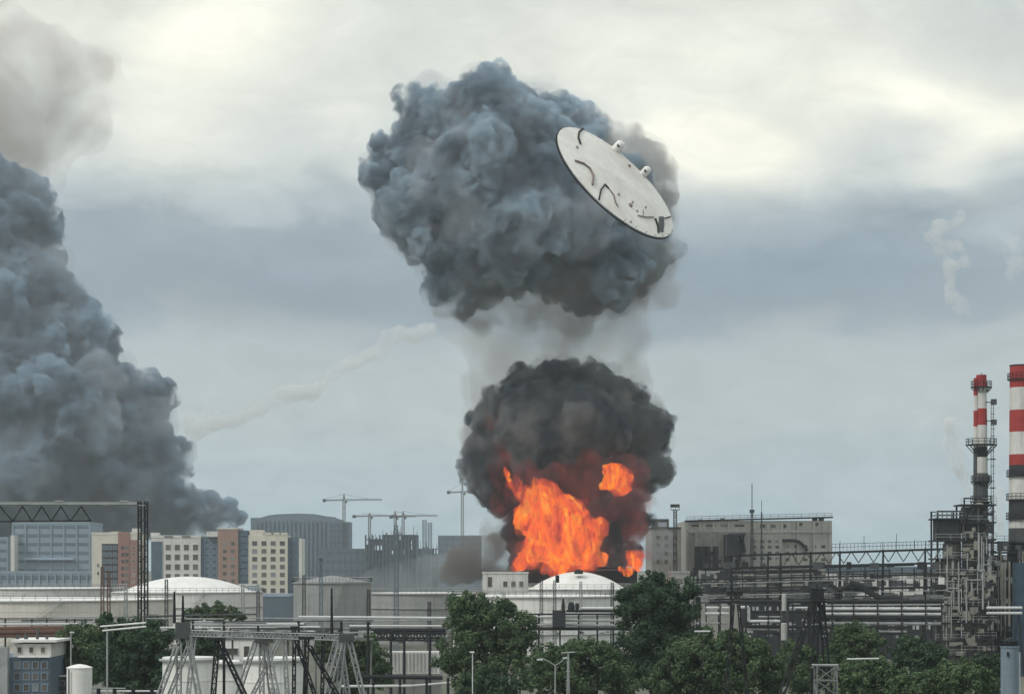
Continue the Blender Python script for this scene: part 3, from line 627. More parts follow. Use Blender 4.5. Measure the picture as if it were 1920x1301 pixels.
for y in (1015, 1034, 1058, 1082, 1104, 1142, 1176, 1206): z = Z(y, D); m.span(xa - .3, xb, D + 1.6, D + 10.5, z - .28, z); rl.rail([(xa - .3, D + 1.6, z), (xb, D + 1.6, z)], 1.1, .06)
m.parts('gallery', M['dark'], t); rl.build('railing', M['steel'], t)
MB().span(xa + 1, xb, D + 4, D + 10, 0, Z(1040, D)).build('clad_module', M['grime'], t)
m = MB(); [m.box((X(rg.uniform(1870, 1955), D), D + 1.8, Z(rg.uniform(1020, 1205), D)), (rg.uniform(.5, 2.2), .9, rg.uniform(.4, 2))) for _ in range(34)]; m.parts('equipment_box', M['steel'], t)
m = MB(); [m.box((X(rg.uniform(1870, 1955), D), D + 1.5, Z(rg.uniform(1020, 1205), D)), (rg.uniform(.3, 1.2), .9, rg.uniform(.3, 1.2))) for _ in range(20)]; m.parts('control_box', M['galv'], t)
m = MB()
for i in range(10): x = X(rg.uniform(1868, 1950), D); m.tube((x, D + 1.1, Z(rg.uniform(1120, 1220), D)), (x, D + 1.1, Z(rg.uniform(1020, 1080), D)), rg.choice((.1, .2, .3)))
m.build('riser_pipe', M['vessel'], t)
MB().span(X(1905, 396), X(1960, 396), 396, 399, 0, Z(1055, 396)).build('blue_clad_duct', M['darkblue'], t)
m = MB(); [m.tube(P(1850, y, D - 6), P(1916, y, D - 6), .27) for y in (1139, 1149)]; m.parts('pale_pipe', M['pale'], t)
m = MB(); [m.tube((X(x, D), D - 5.4, 0), P(x, 1137, D - 5.4), .16) for x in (1852, 1880, 1908)]; m.parts('pipe_post', M['dark'], t)

# ------------------------------------------------------------------ long pipe bridges on the right
D = 385
t = thing('pipe_bridge', 'long four deck steel pipe bridge running left from the refinery towers', 'pipe bridge', (X(1560, D), D, 0))
def beam(b, x0, y0, x1, y1, h, D=D, w=.35, dy=0): b.add([P(x0, y0 - h / 2, D + dy - w), P(x1, y1 - h / 2, D + dy - w), P(x1, y1 + h / 2, D + dy - w), P(x0, y0 + h / 2, D + dy - w), P(x0, y0 - h / 2, D + dy + w), P(x1, y1 - h / 2, D + dy + w), P(x1, y1 + h / 2, D + dy + w), P(x0, y0 + h / 2, D + dy + w)], [(0, 3, 2, 1), (4, 5, 6, 7), (0, 1, 5, 4), (3, 7, 6, 2), (0, 4, 7, 3), (1, 2, 6, 5)])
for x0, y0, x1, y1, h in ((1364, 1042, 1770, 1029, 4.2), (1300, 1066, 1775, 1055, 3.8), (1300, 1087, 1775, 1076, 3.2), (1306, 1111, 1775, 1100, 4)):
    m = MB(); beam(m, x0, y0, x1, y1, h); beam(m, x0, y0, x1, y1, h, dy=4); m.parts('deck_beam', M['dark'], t)
m = MB(); beam(m, 1306, 1094, 1772, 1082, 1.6, w=.2, dy=-.5); beam(m, 1310, 1117, 1772, 1106, 1.6, w=.2, dy=-.5); m.parts('thin_pipe', M['galv'], t)
m = MB()
for x in (1308, 1372, 1440, 1464, 1520, 1575, 1656, 1735):
    y = 1042 - (x - 1364) * .032; y = max(y, 1028) if x > 1360 else 1066
    for dy in (0, 4): m.tube((X(x, D), D + dy, 0), P(x, y - 3, D + dy), .17, 6)
m.parts('post', M['dark'], t)
m = MB(); xs = list(range(1470, 1770, 14))
for i, x in enumerate(xs[:-1]):
    y0 = 1040 - (x - 1364) * .030; a, b_ = (y0, y0 + 22) if i % 2 else (y0 + 22, y0)
    m.bar(P(x, a, D), P(x + 14, b_, D), .13)
for i, x in enumerate(range(1380, 1760, 26)): m.bar(P(x, 1062, D), P(x, 1085, D), .1); m.bar(P(x + 6, 1086, D), P(x + 6, 1106, D), .12)
m.parts('brace', M['steel'], t)
m = MB(); m.rail([P(1560, 1032, D), P(1770, 1026, D)], 1.2, .06, 30); [m.bar(P(x, 1030, D), P(x, y, D), .09) for x, y in ((1575, 1014), (1620, 1004), (1681, 1000), (1655, 1016), (1715, 1012), (1736, 1014))]; m.build('railing', M['steel'], t)
m = MB(); m.path([P(1593, 1092, D - 1), P(1614, 1098, D - 1), P(1626, 1108, D - 1), P(1650, 1120, D - 1), P(1690, 1122, D - 1)], .55); m.path([P(1556, 1096, D - 1), P(1572, 1106, D - 1), P(1604, 1092, D - 1)], .45); m.build('curved_pipe', M['dark'], t)
m = MB(); m.path([P(1365, 1003, D), P(1390, 1003, D), P(1396, 1035, D)], .35); m.span(X(1362, D), X(1384, D), D - 1, D + 2, Z(1042, D), Z(1002, D)); m.build('end_cabin', M['grime'], t)
rg = random.Random(9); m = MB(); [m.box(P(rg.uniform(1305, 1770), rg.choice((1060, 1082, 1096, 1104)), D + rg.uniform(-1, 3)), (rg.uniform(.5, 2.2), .8, rg.uniform(.4, 1.4))) for _ in range(44)]; m.parts('valve_box', M['steel'], t)
m = MB(); [m.box(P(rg.uniform(1320, 1770), rg.uniform(1112, 1124), D + rg.uniform(2, 6)), (rg.uniform(.6, 3.5), .8, rg.uniform(.4, 1.0))) for _ in range(26)]; m.parts('cable_tray', M['galv'], t)
D = 370
t = thing('pipe_rack', 'low pipe rack with two bright lagged pipes and dark pipes under the long pipe bridge', 'pipe rack', (X(1560, D), D, 0))
for (x0, x1, y0, y1, r, mm) in ((1548, 1766, 1141, 1141, .3, 'pale'), (1548, 1766, 1150, 1151, .3, 'pale'), (1548, 1770, 1134, 1133, .16, 'galv'), (1330, 1770, 1128, 1126, .3, 'dark'), (1400, 1766, 1146, 1146, .22, 'dark'), (1540, 1766, 1157, 1158, .3, 'dark'), (1324, 1366, 1139, 1139, .2, 'pale'), (1322, 1366, 1150, 1150, .25, 'pale'), (1306, 1364, 1168, 1168, .16, 'galv'), (1300, 1330, 1184, 1184, .18, 'pale'), (1480, 1520, 1139, 1139, .18, 'pale'), (1540, 1766, 1168, 1169, .28, 'galv'), (1400, 1700, 1174, 1176, .3, 'dark'), (1400, 1466, 1179, 1180, .2, 'galv'), (1420, 1700, 1186, 1187, .22, 'dark'), (1560, 1700, 1182, 1184, .2, 'galv'), (1420, 1466, 1146, 1146, .2, 'pale'), (1422, 1466, 1156, 1156, .18, 'galv')):
    MB().tube(P(x0, y0, D), P(x1, y1, D), r, 10).build('pipe', M[mm], t)
MB().path([P(1388, 1138, D - .8), P(1404, 1138, D - .8), P(1404, 1164, D - .8), P(1466, 1164, D - .8)], .26).build('stepped_pipe', M['pale'], t)
m = MB()
for x in (1312, 1350, 1398, 1440, 1486, 1520, 1560, 1600, 1645, 1690, 1735, 1765):
    for dy in (-1.5, 1.5): m.tube((X(x, D), D + dy, 0), P(x, 1122, D + dy), .13, 6)
    for y in (1131, 1145, 1162, 1178): m.span(X(x, D) - .1, X(x, D) + .1, D - 1.6, D + 1.6, Z(y, D) - .6, Z(y, D) - .4)
m.parts('post', M['dark'], t)
m = MB(); [m.box(P(rg.uniform(1400, 1760), rg.uniform(1128, 1190), D + rg.uniform(.5, 2)), (rg.uniform(.4, 1.8), .6, rg.uniform(.3, .9))) for _ in range(40)]; m.parts('valve', M['grime'], t)
m = MB(); [m.box(P(rg.uniform(1400, 1760), rg.uniform(1160, 1195), D + rg.uniform(.5, 2)), (rg.uniform(.3, 1.3), .6, rg.uniform(.3, .8))) for _ in range(26)]; m.parts('valve_panel', M['pale'], t)
for y0, y1, r, lab, d in ((1115, 1145, .4, 'upright white cylinder standing on the low pipe rack', 366), (1169, 1200, .5, 'upright pale cylinder just below the upright white cylinder', 364)):
    q = thing('pressure_vessel', lab, 'vessel', (X(1470, d), d, 0)); MB().lathe((X(1470, d), d), [(r, Z(y1, d)), (r, Z(y0, d)), (r * .8, Z(y0, d) + .12), (0, Z(y0, d) + .16)], 16).build('shell', M['lagging'], q); MB().lattice((X(1470, d), d, 0), (X(1470, d), d, Z(y1, d)), 1.1, 1.1, .08, 8).build('stand', M['steel'], q)

D = 470
t = thing('pipe_rack', 'older dark crowded pipe rack in front of the low concrete block, behind the long bridge', 'pipe rack', (X(1420, D), D, 0))
for k in range(13):
    y = 1066 + k * 5.2 + rg.uniform(-1, 1); a = rg.uniform(1290, 1360); b_ = rg.uniform(1480, 1760); MB().tube(P(a, y, D + rg.uniform(-2, 2)), P(b_, y - (b_ - a) * .02, D + rg.uniform(-2, 2)), rg.choice((.12, .2, .3)), 8).build('pipe', M[rg.choice(('dark', 'dark', 'steel', 'grime', 'galv'))], t)
m = MB()
for x in range(1300, 1760, 23): m.tube((X(x, D), D - 2.4, 0), P(x, 1062 + rg.uniform(0, 14) - (x - 1300) * .02, D - 2.4), .16, 6)
m.parts('post', M['dark'], t)
for mm, n_ in (('grime', 46), ('steel', 30), ('galv', 16), ('pale', 9)):
    m = MB(); [m.box(P(rg.uniform(1300, 1755), rg.uniform(1072, 1132), D + rg.uniform(-3.4, 3)), (rg.uniform(.5, 3.0), .7, rg.uniform(.4, 1.5))) for _ in range(n_)]; m.parts('equipment_box', M[mm], t)
# ------------------------------------------------------------------ pipe bridges on the left and middle
D = 300
t = thing('pipe_bridge', 'middle pipe bridge with thin pale pipes in front of the long low grey tank', 'pipe bridge', (X(700, D), D, 0))
for (x0, x1, y0, y1, r, mm) in ((560, 836, 1156, 1158, .18, 'pale'), (560, 700, 1163, 1161, .14, 'galv'), (640, 836, 1166, 1161, .12, 'galv'), (655, 830, 1173, 1173, .16, 'pale'), (600, 836, 1180, 1181, .3, 'dark'), (690, 836, 1186, 1187, .2, 'steel'), (690, 830, 1195, 1196, .14, 'dark')):
    MB().tube(P(x0, y0, D), P(x1, y1, D), r, 8).build('pipe', M[mm], t)
m = MB()
for x in (572, 620, 700, 733, 758, 806):
    for dy in (-1, 1): m.tube((X(x, D), D + dy, 0), P(x, 1180, D + dy), .19, 6)
m.parts('post', M['dark'], t)
m = MB(); m.truss(P(700, 1184, D), P(836, 1186, D), 1.1, 1.6, .09, 12, .14); m.build('truss', M['dark'], t)
m = MB(); [m.box(P(rg.uniform(700, 836), rg.uniform(1190, 1204), D + 1.5), (rg.uniform(.2, .7), .4, rg.uniform(.2, .5))) for _ in range(24)]; m.parts('valve_panel', M['pale'], t)
D = 305
t = thing('pump_shed', 'white ribbed wall behind the dark posts of the middle pipe bridge', 'building', (X(770, D), D + 3, 0))
MB().span(X(722, D), X(822, D), D + 2, D + 6, Z(1262, D), Z(1223, D)).build('wall', M['stackwhite'], t); m = MB(); [m.span(X(x, D), X(x + 1.5, D), D + 1.85, D + 2, Z(1260, D), Z(1224, D)) for x in range(724, 820, 7)]; m.parts('rib', M['galv'], t)
MB().span(X(722, D) - .3, X(822, D) + .3, D - 1, D + 6.2, 0, Z(1262, D)).build('plinth', M['concrete'], t)
def pipeline(label, D, segs, posts, ph, name='pipeline'):
    t = thing(name, label, 'pipeline', (X((segs[0][0] + segs[0][1]) / 2, D), D, 0))
    for x0, x1, y0, y1, r, mm in segs: MB().tube(P(x0, y0, D), P(x1, y1, D), r, 8).build('pipe', M[mm], t)
    m = MB(); [m.tube((X(x, D), D, 0), P(x, ph, D), .15, 6) for x in posts]; m.parts('post', M['dark'], t); return t
t = pipeline('pale pipeline on dark posts in front of the wide pale tank with railings', 330, ((1090, 1170, 1140, 1140, .24, 'pale'), (1062, 1165, 1145, 1145, .2, 'dark'), (960, 1040, 1156, 1156, .16, 'pale'), (940, 1165, 1151, 1151, .14, 'dark'), (1040, 1170, 1163, 1163, .2, 'galv'), (960, 1170, 1171, 1172, .22, 'galv'), (1000, 1170, 1178, 1178, .28, 'dark')), (975, 1010, 1050, 1085, 1120, 1150), 1150)
m = MB(); m.span(X(1036, 329), X(1060, 329), 328, 330, Z(1175, 329), Z(1144, 329)); m.build('dark_cabin', M['grime'], t); m = MB(); m.lathe((X(1056, 328), 328), [(.25, Z(1145, 328)), (.3, Z(1136, 328)), (.12, Z(1122, 328))], 8); m.lathe((X(1071, 328), 328), [(.5, Z(1146, 328)), (.55, Z(1138, 328)), (.4, Z(1130, 328)), (.2, Z(1128, 328))], 10); m.lathe((X(1082, 328), 328), [(.2, Z(1148, 328)), (.35, Z(1134, 328)), (.2, Z(1130, 328))], 8); m.parts('valve', M['dark'], t)
m = MB(); [m.box(P(rg.uniform(985, 1150), rg.uniform(1184, 1210), 331), (rg.uniform(.2, .9), .4, rg.uniform(.15, .5))) for _ in range(22)]; m.parts('valve_panel', M['pale'], t)
pipeline('bundle of thin grey pipes and walkways crossing above the foreground portals', 210, ((270, 480, 1155, 1151, .09, 'steel'), (275, 420, 1159, 1160, .07, 'galv'), (360, 560, 1170, 1172, .14, 'galv'), (300, 520, 1176, 1175, .09, 'pale'), (500, 570, 1169, 1169, .1, 'pale'), (520, 600, 1174, 1175, .1, 'pale'), (400, 700, 1165, 1163, .07, 'steel'), (350, 640, 1182, 1186, .08, 'steel'), (560, 700, 1190, 1184, .08, 'galv'), (430, 700, 1178, 1180, .07, 'steel'), (470, 640, 1158, 1160, .06, 'galv')), (362, 420, 560, 640, 690), 1165)
pipeline('bundle of pale and rusty red pipes at the left edge below the cream tank', 330, ((-20, 190, 1166, 1166, .12, 'galv'), (-20, 172, 1170, 1169, .2, 'pale'), (-20, 140, 1178, 1176, .35, 'rust'), (-20, 130, 1185, 1182, .45, 'rust'), (40, 175, 1163, 1162, .12, 'steel'), (-20, 110, 1192, 1190, .3, 'rust'), (100, 200, 1159, 1159, .1, 'galv')), (10, 60, 88, 125, 140, 160), 1160)
pipeline('low horizontal pipe with white lagging at the bottom of the trees right of the portals', 200, ((640, 770, 1286, 1285, .13, 'pale'), (770, 845, 1285, 1279, .1, 'pale'), (680, 830, 1268, 1270, .2, 'dark')), (650, 700, 750, 800, 840), 1270)
pipeline('thin pale railing pipe running at the foot of the dark left trees', 150, ((172, 296, 1295, 1295, .07, 'pale'), (172, 235, 1290, 1290, .05, 'galv')), (185, 215, 250, 285), 1290)
t = thing('gatehouse', 'small white building behind the foreground portals with two dark windows', 'building', (X(440, 260), 264, 0)); D = 260
shell(t, 'wall', X(412, D), X(472, D), D, 8, Z(1198, D), 'white'); grid_windows(t, X(418, D), X(452, D), Z(1230, D), Z(1212, D), 1, 1, D, .7, .7, frame='galv'); grid_windows(t, X(455, D), X(470, D), Z(1235, D), Z(1208, D), 1, 1, D, .7, .8, frame='galv'); parapet(t, X(412, D), X(472, D), D, 8, Z(1198, D), .3, 'galv')
# white round tanks behind the portals
for px, r, top, D, lab in ((347, 50, 1233, 205, 'short white storage tank behind the left pale portal'), (506, 57, 1234, 200, 'short white storage tank behind the middle pale portal'), (420, 44, 1240, 225, 'short white storage tank between the two other short white tanks')):
    tank(lab, D, px, r, top, top - 1, ladder=False, bands=1, rail_=False)
D = 150; t = thing('storage_silo', 'small white upright silo with a conical top at the bottom left', 'silo', (X(149, D), D, 0)); r = 23.5 * D / F
MB().lathe((X(149, D), D), [(r, 0), (r, Z(1252, D))], 40).build('shell', M['white'], t); MB().lathe((X(149, D), D), [(r + .03, Z(1252, D)), (r + .03, Z(1250.5, D)), (r * .5, Z(1246, D)), (0, Z(1244, D))], 40).build('roof', M['white'], t)
m = MB(); m.tube((X(134, D), D - r, 0), (X(134, D), D - r, Z(1253, D)), .05); m.build('downpipe', M['steel'], t)
# building at the lower left
D = 230; t = thing('office_building', 'blue panelled building with square windows at the lower left corner', 'building', (X(45, D), D + 6, 0))
shell(t, 'wall', X(-30, D), X(93, D), D, 12, Z(1232, D), 'blue'); grid_windows(t, X(24, D), X(92, D), Z(1320, D), Z(1236, D), 4, 4, D, .7, .66, 'glass', frame='paleblue'); shell(t, 'stair_tower', X(-12, D), X(18, D), D - 1, 1, Z(1212, D), 'galv')
shell(t, 'roof_room', X(20, D), X(92, D), D + 1, 8, Z(1207, D), 'stackwhite', Z(1232, D) + .004); grid_windows(t, X(22, D), X(88, D), Z(1228, D), Z(1209, D), 3, 1, D + 1, .4, .6); MB().span(X(18, D), X(104, D), D + .5, D + 9, Z(1204, D), Z(1199.5, D)).build('roof_slab', M['white'], t); MB().span(X(35, D), X(94, D), D - .3, D + .9, Z(1232, D) + .004, Z(1229, D)).build('ledge', M['white'], t)
m = MB(); [m.tube(P(x, 1200, D + 3), P(x, y, D + 3), .16) for x, y in ((33, 1190), (48, 1188), (70, 1178), (88, 1192), (50, 1194))]; m.parts('roof_vent', M['steel'], t)
D = 235; t = thing('low_building', 'low grey annex between the blue panelled building and the white silo', 'building', (X(110, D), D + 3, 0)); shell(t, 'wall', X(94, D), X(126, D), D, 6, Z(1268, D), 'steel'); grid_windows(t, X(95, D), X(125, D), Z(1310, D), Z(1270, D), 2, 2, D, .6, .5, frame='galv'); parapet(t, X(94, D), X(126, D), D, 6, Z(1268, D), .15, 'pale')
# right foreground silo
D = 170; t = thing('storage_silo', 'blue grey upright silo with black equipment on its lid at the right edge', 'silo', (X(1893, D), D, 0)); r = 16.5 * D / F
MB().lathe((X(1893, D), D), [(r, 0), (r, Z(1214, D)), (r + .06, Z(1213, D)), (r + .06, Z(1211, D)), (0, Z(1210, D))], 36).build('shell', M['siloblue'], t)
m = MB(); m.lathe((X(1893, D), D), [(r * .7, Z(1210, D)), (r * .75, Z(1202, D)), (r * .4, Z(1196, D)), (0, Z(1195, D))], 14); m.ringrail((X(1893, D), D), r + .05, Z(1211, D), .45, .03, 12); m.path([P(1880, 1207, D), P(1870, 1212, D), P(1868, 1225, D)], .05); m.build('filter_head', M['dark'], t)
MB().tube(P(1911, 1301, D), P(1911, 1222, D), .09).build('downpipe', M['pale'], t); MB().box(P(1890, 1226, D - r - .03), (.16, .1, .35)).build('hatch', M['dark'], t)

# ------------------------------------------------------------------ railway style gantry at the left
D = 260; t = thing('gantry', 'long steel gantry with a zigzag truss beam on two lattice legs, at the left', 'gantry', (X(268, D), D, 0))
m = MB(); m.span(X(-60, D), X(272, D), D - .3, D + .3, Z(948, D), Z(946, D)); m.span(X(-60, D), X(258, D), D - .45, D + .45, Z(946, D) + .004, Z(941, D)); m.build('beam', M['galv'], t)
m = MB(); xs = [-54, -36, -18, 0, 24, 42, 60, 78, 96, 114, 132, 152, 171]
for i, (a, b_) in enumerate(zip(xs, xs[1:])): (m.bar(P(a, 949, D), P(b_, 977, D), .11) if i % 2 else m.bar(P(a, 977, D), P(b_, 949, D), .11))
m.bar(P(-60, 978, D), P(171, 976, D), .13); m.build('truss', M['dark'], t)
for x in (262, 274):
    MB().lattice((X(x, D), D, 0), P(x, 940, D), .46, .36, .05, 40, .11).build('leg', M['dark'], t)
m = MB(); [m.bar(P(262, y, D), P(274, y - 12, D), .07) for y in range(1150, 960, -24)]; m.build('leg_brace', M['steel'], t)
m = MB(); [m.span(X(x, D), X(x + 14, D), D - .5, D + .5, Z(941, D), Z(938, D)) for x in (104, 226)]; m.parts('beam_box', M['galv'], t)

# ------------------------------------------------------------------ lamps and thin poles
D = 120; t = thing('lamp_post', 'tall grey lamp post carrying two long parallel white lamp tubes before dark trees', 'lamp post', (X(201, D), D, 0))
MB().tube((X(201, D), D, 0), P(201, 1183, D), .07, 8, .05).build('pole', M['galv'], t); MB().tube(P(188, 1174, D), P(273, 1167, D), .05, 8).build('lamp_tube', M['white'], t); MB().tube(P(192, 1182, D), P(274, 1174, D), .05, 8).build('lamp_tube', M['white'], t); m = MB(); m.bar(P(196, 1174, D), P(200, 1183, D), .03); m.bar(P(268, 1167, D), P(268, 1175, D), .03); m.build('bracket', M['galv'], t)
D = 140; t = thing('lamp_post', 'plain thin grey pole standing behind the small white silo', 'lamp post', (X(133, 160), 160, 0)); MB().tube((X(133, 160), 160, 0), P(133, 1185, 160), .07, 8, .05).build('pole', M['galv'], t); MB().box(P(135, 1185, 160), (.3, .2, .1)).build('lamp_head', M['pale'], t)
D = 180; t = thing('street_lamp', 'small white street lamp standing against the dark trees left of centre', 'street lamp', (X(886, D), D, 0)); MB().tube((X(886, D), D, 0), P(886, 1224, D), .06, 8, .045).build('pole', M['pale'], t); MB().box(P(885, 1222, D), (.38, .2, .12)).build('lamp_head', M['white'], t)
D = 150; t = thing('street_lamp', 'grey double armed street lamp at bottom centre with arms spread in a Y', 'street lamp', (X(1041, D), D, 0)); MB().tube((X(1041, D), D, 0), P(1041, 1247, D), .06, 8, .05).build('pole', M['galv'], t)
for a in ([P(1041, 1247, D), P(1030, 1240, D), P(1018, 1234, D), P(1010, 1235, D)], [P(1041, 1247, D), P(1052, 1240, D), P(1060, 1233, D)]): MB().path(a, .035).build('arm', M['galv'], t)
MB().box(P(1012, 1236, D), (.42, .22, .1)).build('lamp_head', M['pale'], t); MB().box(P(1059, 1233, D), (.3, .2, .1)).build('lamp_head', M['pale'], t)
D = 155; t = thing('lattice_pole', 'pale twin legged pole right beside the Y shaped street lamp', 'pole', (X(1065, D), D, 0)); m = MB(); m.tube((X(1058, D), D, 0), P(1065, 1225, D), .05); m.tube((X(1071, D), D, 0), P(1066, 1225, D), .05); [m.bar(P(1061, y, D), P(1069, y, D), .04) for y in (1292, 1275, 1258)]; m.build('leg', M['galv'], t); m = MB(); m.bar(P(1052, 1224, D), P(1078, 1222, D), .07); m.build('crossarm', M['galv'], t)
D = 140; t = thing('lattice_tower', 'short pale lattice tower with a flat frame head at bottom right', 'lattice tower', (X(1548, D), D, 0)); MB().lattice((X(1548, D), D, 0), P(1548, 1247, D), 1.55, 1.3, .05, 14, .08).build('shaft', M['midsteel'], t); m = MB(); m.bar(P(1522, 1246, D), P(1572, 1246, D), .09); m.bar(P(1522, 1252, D), P(1526, 1246, D), .05); m.bar(P(1574, 1256, D), P(1570, 1246, D), .05); m.build('head_frame', M['galv'], t)
for x0, x1, y0, y1, lab in ((1588, 1648, 1235, 1234, 'thin white beam resting above the tree crowns at the right'), (1302, 1332, 1183, 1183, 'short white beam at the left top of the light green trees')):
    D = 175; t = thing('signal_beam', lab, 'beam', (X((x0 + x1) / 2, D), D, 0)); MB().tube(P(x0, y0, D), P(x1, y1, D), .07, 8).build('beam', M['pale'], t); MB().tube((X((x0 + x1) / 2, D), D, 0), P((x0 + x1) / 2, y0, D), .03).build('pole', M['dark'], t)

# ------------------------------------------------------------------ portal pylons in the foreground
def pylon(label, D, apex, legs, mm, w=.32, wire=.036, head=None, spikes=(), bays=18):
    """substation portal: lattice legs leaning together under a head frame"""
    t = thing('portal_pylon', label, 'pylon', (X(apex[0], D), D, 0), 'portal pylons in front of the plant')
    for (ax, ay), bx, by, dy in legs:
        g0 = P(bx, by, D); a = P(ax, ay, D); k = (a.z) / (a.z - g0.z); foot = a.lerp(g0, k); foot.y += dy
        MB().lattice(foot, a, w, w * .8, wire, bays, wire * 1.9).build('leg', M[mm], t)
    m = MB(); (x0, x1, y0, y1) = head or (apex[0] - 14, apex[0] + 14, apex[1], apex[1] + 5)
    m.span(X(x0, D), X(x1, D), D - .3, D + .3, Z(y1, D), Z(y0, D)); m.build('head', M['dark' if mm != 'galv' else 'steel'], t)
    for sx, sy in spikes: MB().tube(P(sx, y0 + 2, D), P(sx, sy, D), .11, 6, .06).build('spike', M['dark'], t)
    return t
pylon('left pale lattice portal with two dark spikes on its head, at the bottom left', 130, (345, 1165), [((332, 1212), 300, 1301, -1), ((336, 1205), 334, 1301, 1), ((352, 1190), 372, 1301, 0)], 'galv', head=(330, 356, 1166, 1196), spikes=((327, 1108), (343, 1116)))
pylon('dark upright lattice portal with one slanting leg, right of the left pale portal', 125, (408, 1195), [((408, 1196), 400, 1301, 0), ((411, 1200), 458, 1301, 0)], 'dark', w=.3)
pylon('middle pale lattice portal with a dark slanting head block', 135, (490, 1195), [((480, 1200), 446, 1301, 0), ((490, 1200), 490, 1301, 1), ((500, 1206), 520, 1301, -1), ((497, 1206), 508, 1301, 1.4)], 'galv', head=(478, 512, 1192, 1204), spikes=((484, 1172),))
pylon('dark slim lattice portal between the middle and right pale portals', 128, (575, 1193), [((576, 1195), 572, 1301, 0), ((580, 1210), 632, 1301, 0)], 'dark', w=.26)
pylon('dark slim post portal just left of the dark slim lattice portal', 145, (606, 1186), [((606, 1190), 604, 1301, 0)], 'dark', w=.22)
pylon('right pale lattice portal with wide straddling legs', 132, (648, 1195), [((641, 1198), 614, 1301, 0), ((645, 1198), 632, 1301, 1.2), ((655, 1198), 680, 1301, 0)], 'galv', head=(636, 664, 1188, 1200), spikes=((622, 1102),))
pylon('dark narrow A shaped pylon in front of the light green trees', 150, (1380, 1108), [((1375, 1125), 1362, 1301, 0), ((1384, 1125), 1401, 1301, 0)], 'dark', w=.22, head=(1362, 1392, 1108, 1116), spikes=((1372, 1090),))
pylon('dark leaning lattice pylon with a long slanted leg at the right', 145, (1532, 1105), [((1528, 1118), 1466, 1301, 0), ((1534, 1118), 1524, 1301, 0), ((1540, 1122), 1556, 1301, 1)], 'dark', w=.42, head=(1520, 1544, 1103, 1128))
pylon('pale slim portal behind the left pale portal, half hidden by the white tank', 150, (362, 1190), [((360, 1195), 318, 1301, 0), ((364, 1195), 352, 1301, 1)], 'galv', w=.3, head=(352, 372, 1186, 1192))
pylon('pale slim portal leaning left behind the middle pale portal', 148, (530, 1188), [((528, 1192), 474, 1301, 0), ((532, 1192), 538, 1301, .8)], 'galv', w=.3, head=(520, 542, 1184, 1190))
pylon('dark straight portal post with one stay just right of the middle pale portal', 140, (552, 1176), [((552, 1180), 551, 1301, 0), ((555, 1200), 590, 1301, 0)], 'dark', w=.22, head=(545, 560, 1174, 1180))
pylon('pale portal directly behind the right pale portal, its legs closer together', 146, (634, 1192), [((631, 1196), 604, 1301, 0), ((638, 1196), 652, 1301, .8)], 'galv', w=.3, head=(624, 644, 1186, 1192))
t = thing('pipe_manifold', 'cluttered low manifold of valves and short pipes behind the foreground portal heads', 'manifold', (X(480, 240), 240, 0)); D = 240; rg = random.Random(21)
m = MB(); m.span(X(270, D), X(700, D), D - .8, D + .8, Z(1196, D) - .2, Z(1196, D)); [m.tube((X(x, D), D, 0), (X(x, D), D, Z(1196, D) - .2), .12, 6) for x in range(280, 700, 52)]; m.parts('support', M['midsteel'], t)
for mm, n_ in (('midsteel', 34), ('dark', 12), ('galv', 30), ('lagging', 22)):
    m = MB()
    for _ in range(n_): x = rg.uniform(275, 695); y = rg.uniform(1180, 1195); m.box(P(x, y, D + rg.uniform(-.6, .6)), (rg.uniform(.2, 1.3), .4, rg.uniform(.2, .7)))
    m.parts('valve', M[mm], t)
for k in range(8): x0 = rg.uniform(270, 480); MB().tube(P(x0, 1166 + k * 3.6, D + rg.uniform(-1, 1)), P(x0 + rg.uniform(90, 220), 1167 + k * 3.6 + rg.uniform(-2, 2), D), rg.choice((.07, .1, .16)), 8).build('pipe', M[rg.choice(('galv', 'pale', 'midsteel', 'dark'))], t)
# gantry beam tying the left portals together
D = 131; t = thing('portal_beam', 'thin lattice beam spanning across the heads of the foreground portals', 'beam', (X(500, D), D, 0), None); MB().truss(P(338, 1181, D + 1), P(664, 1190, D + 1), .35, .35, .03, 44, .05).build('truss', M['galv'], t)
t2 = MB(); [t2.bar(P(x, 1181 + (x - 338) * .0276, D + 1), P(x, 1194 + (x - 338) * .0276, D + 1), .035) for x in (372, 398, 430, 455, 528, 556, 588, 620)]; t2.parts('insulator', M['dark'], t)

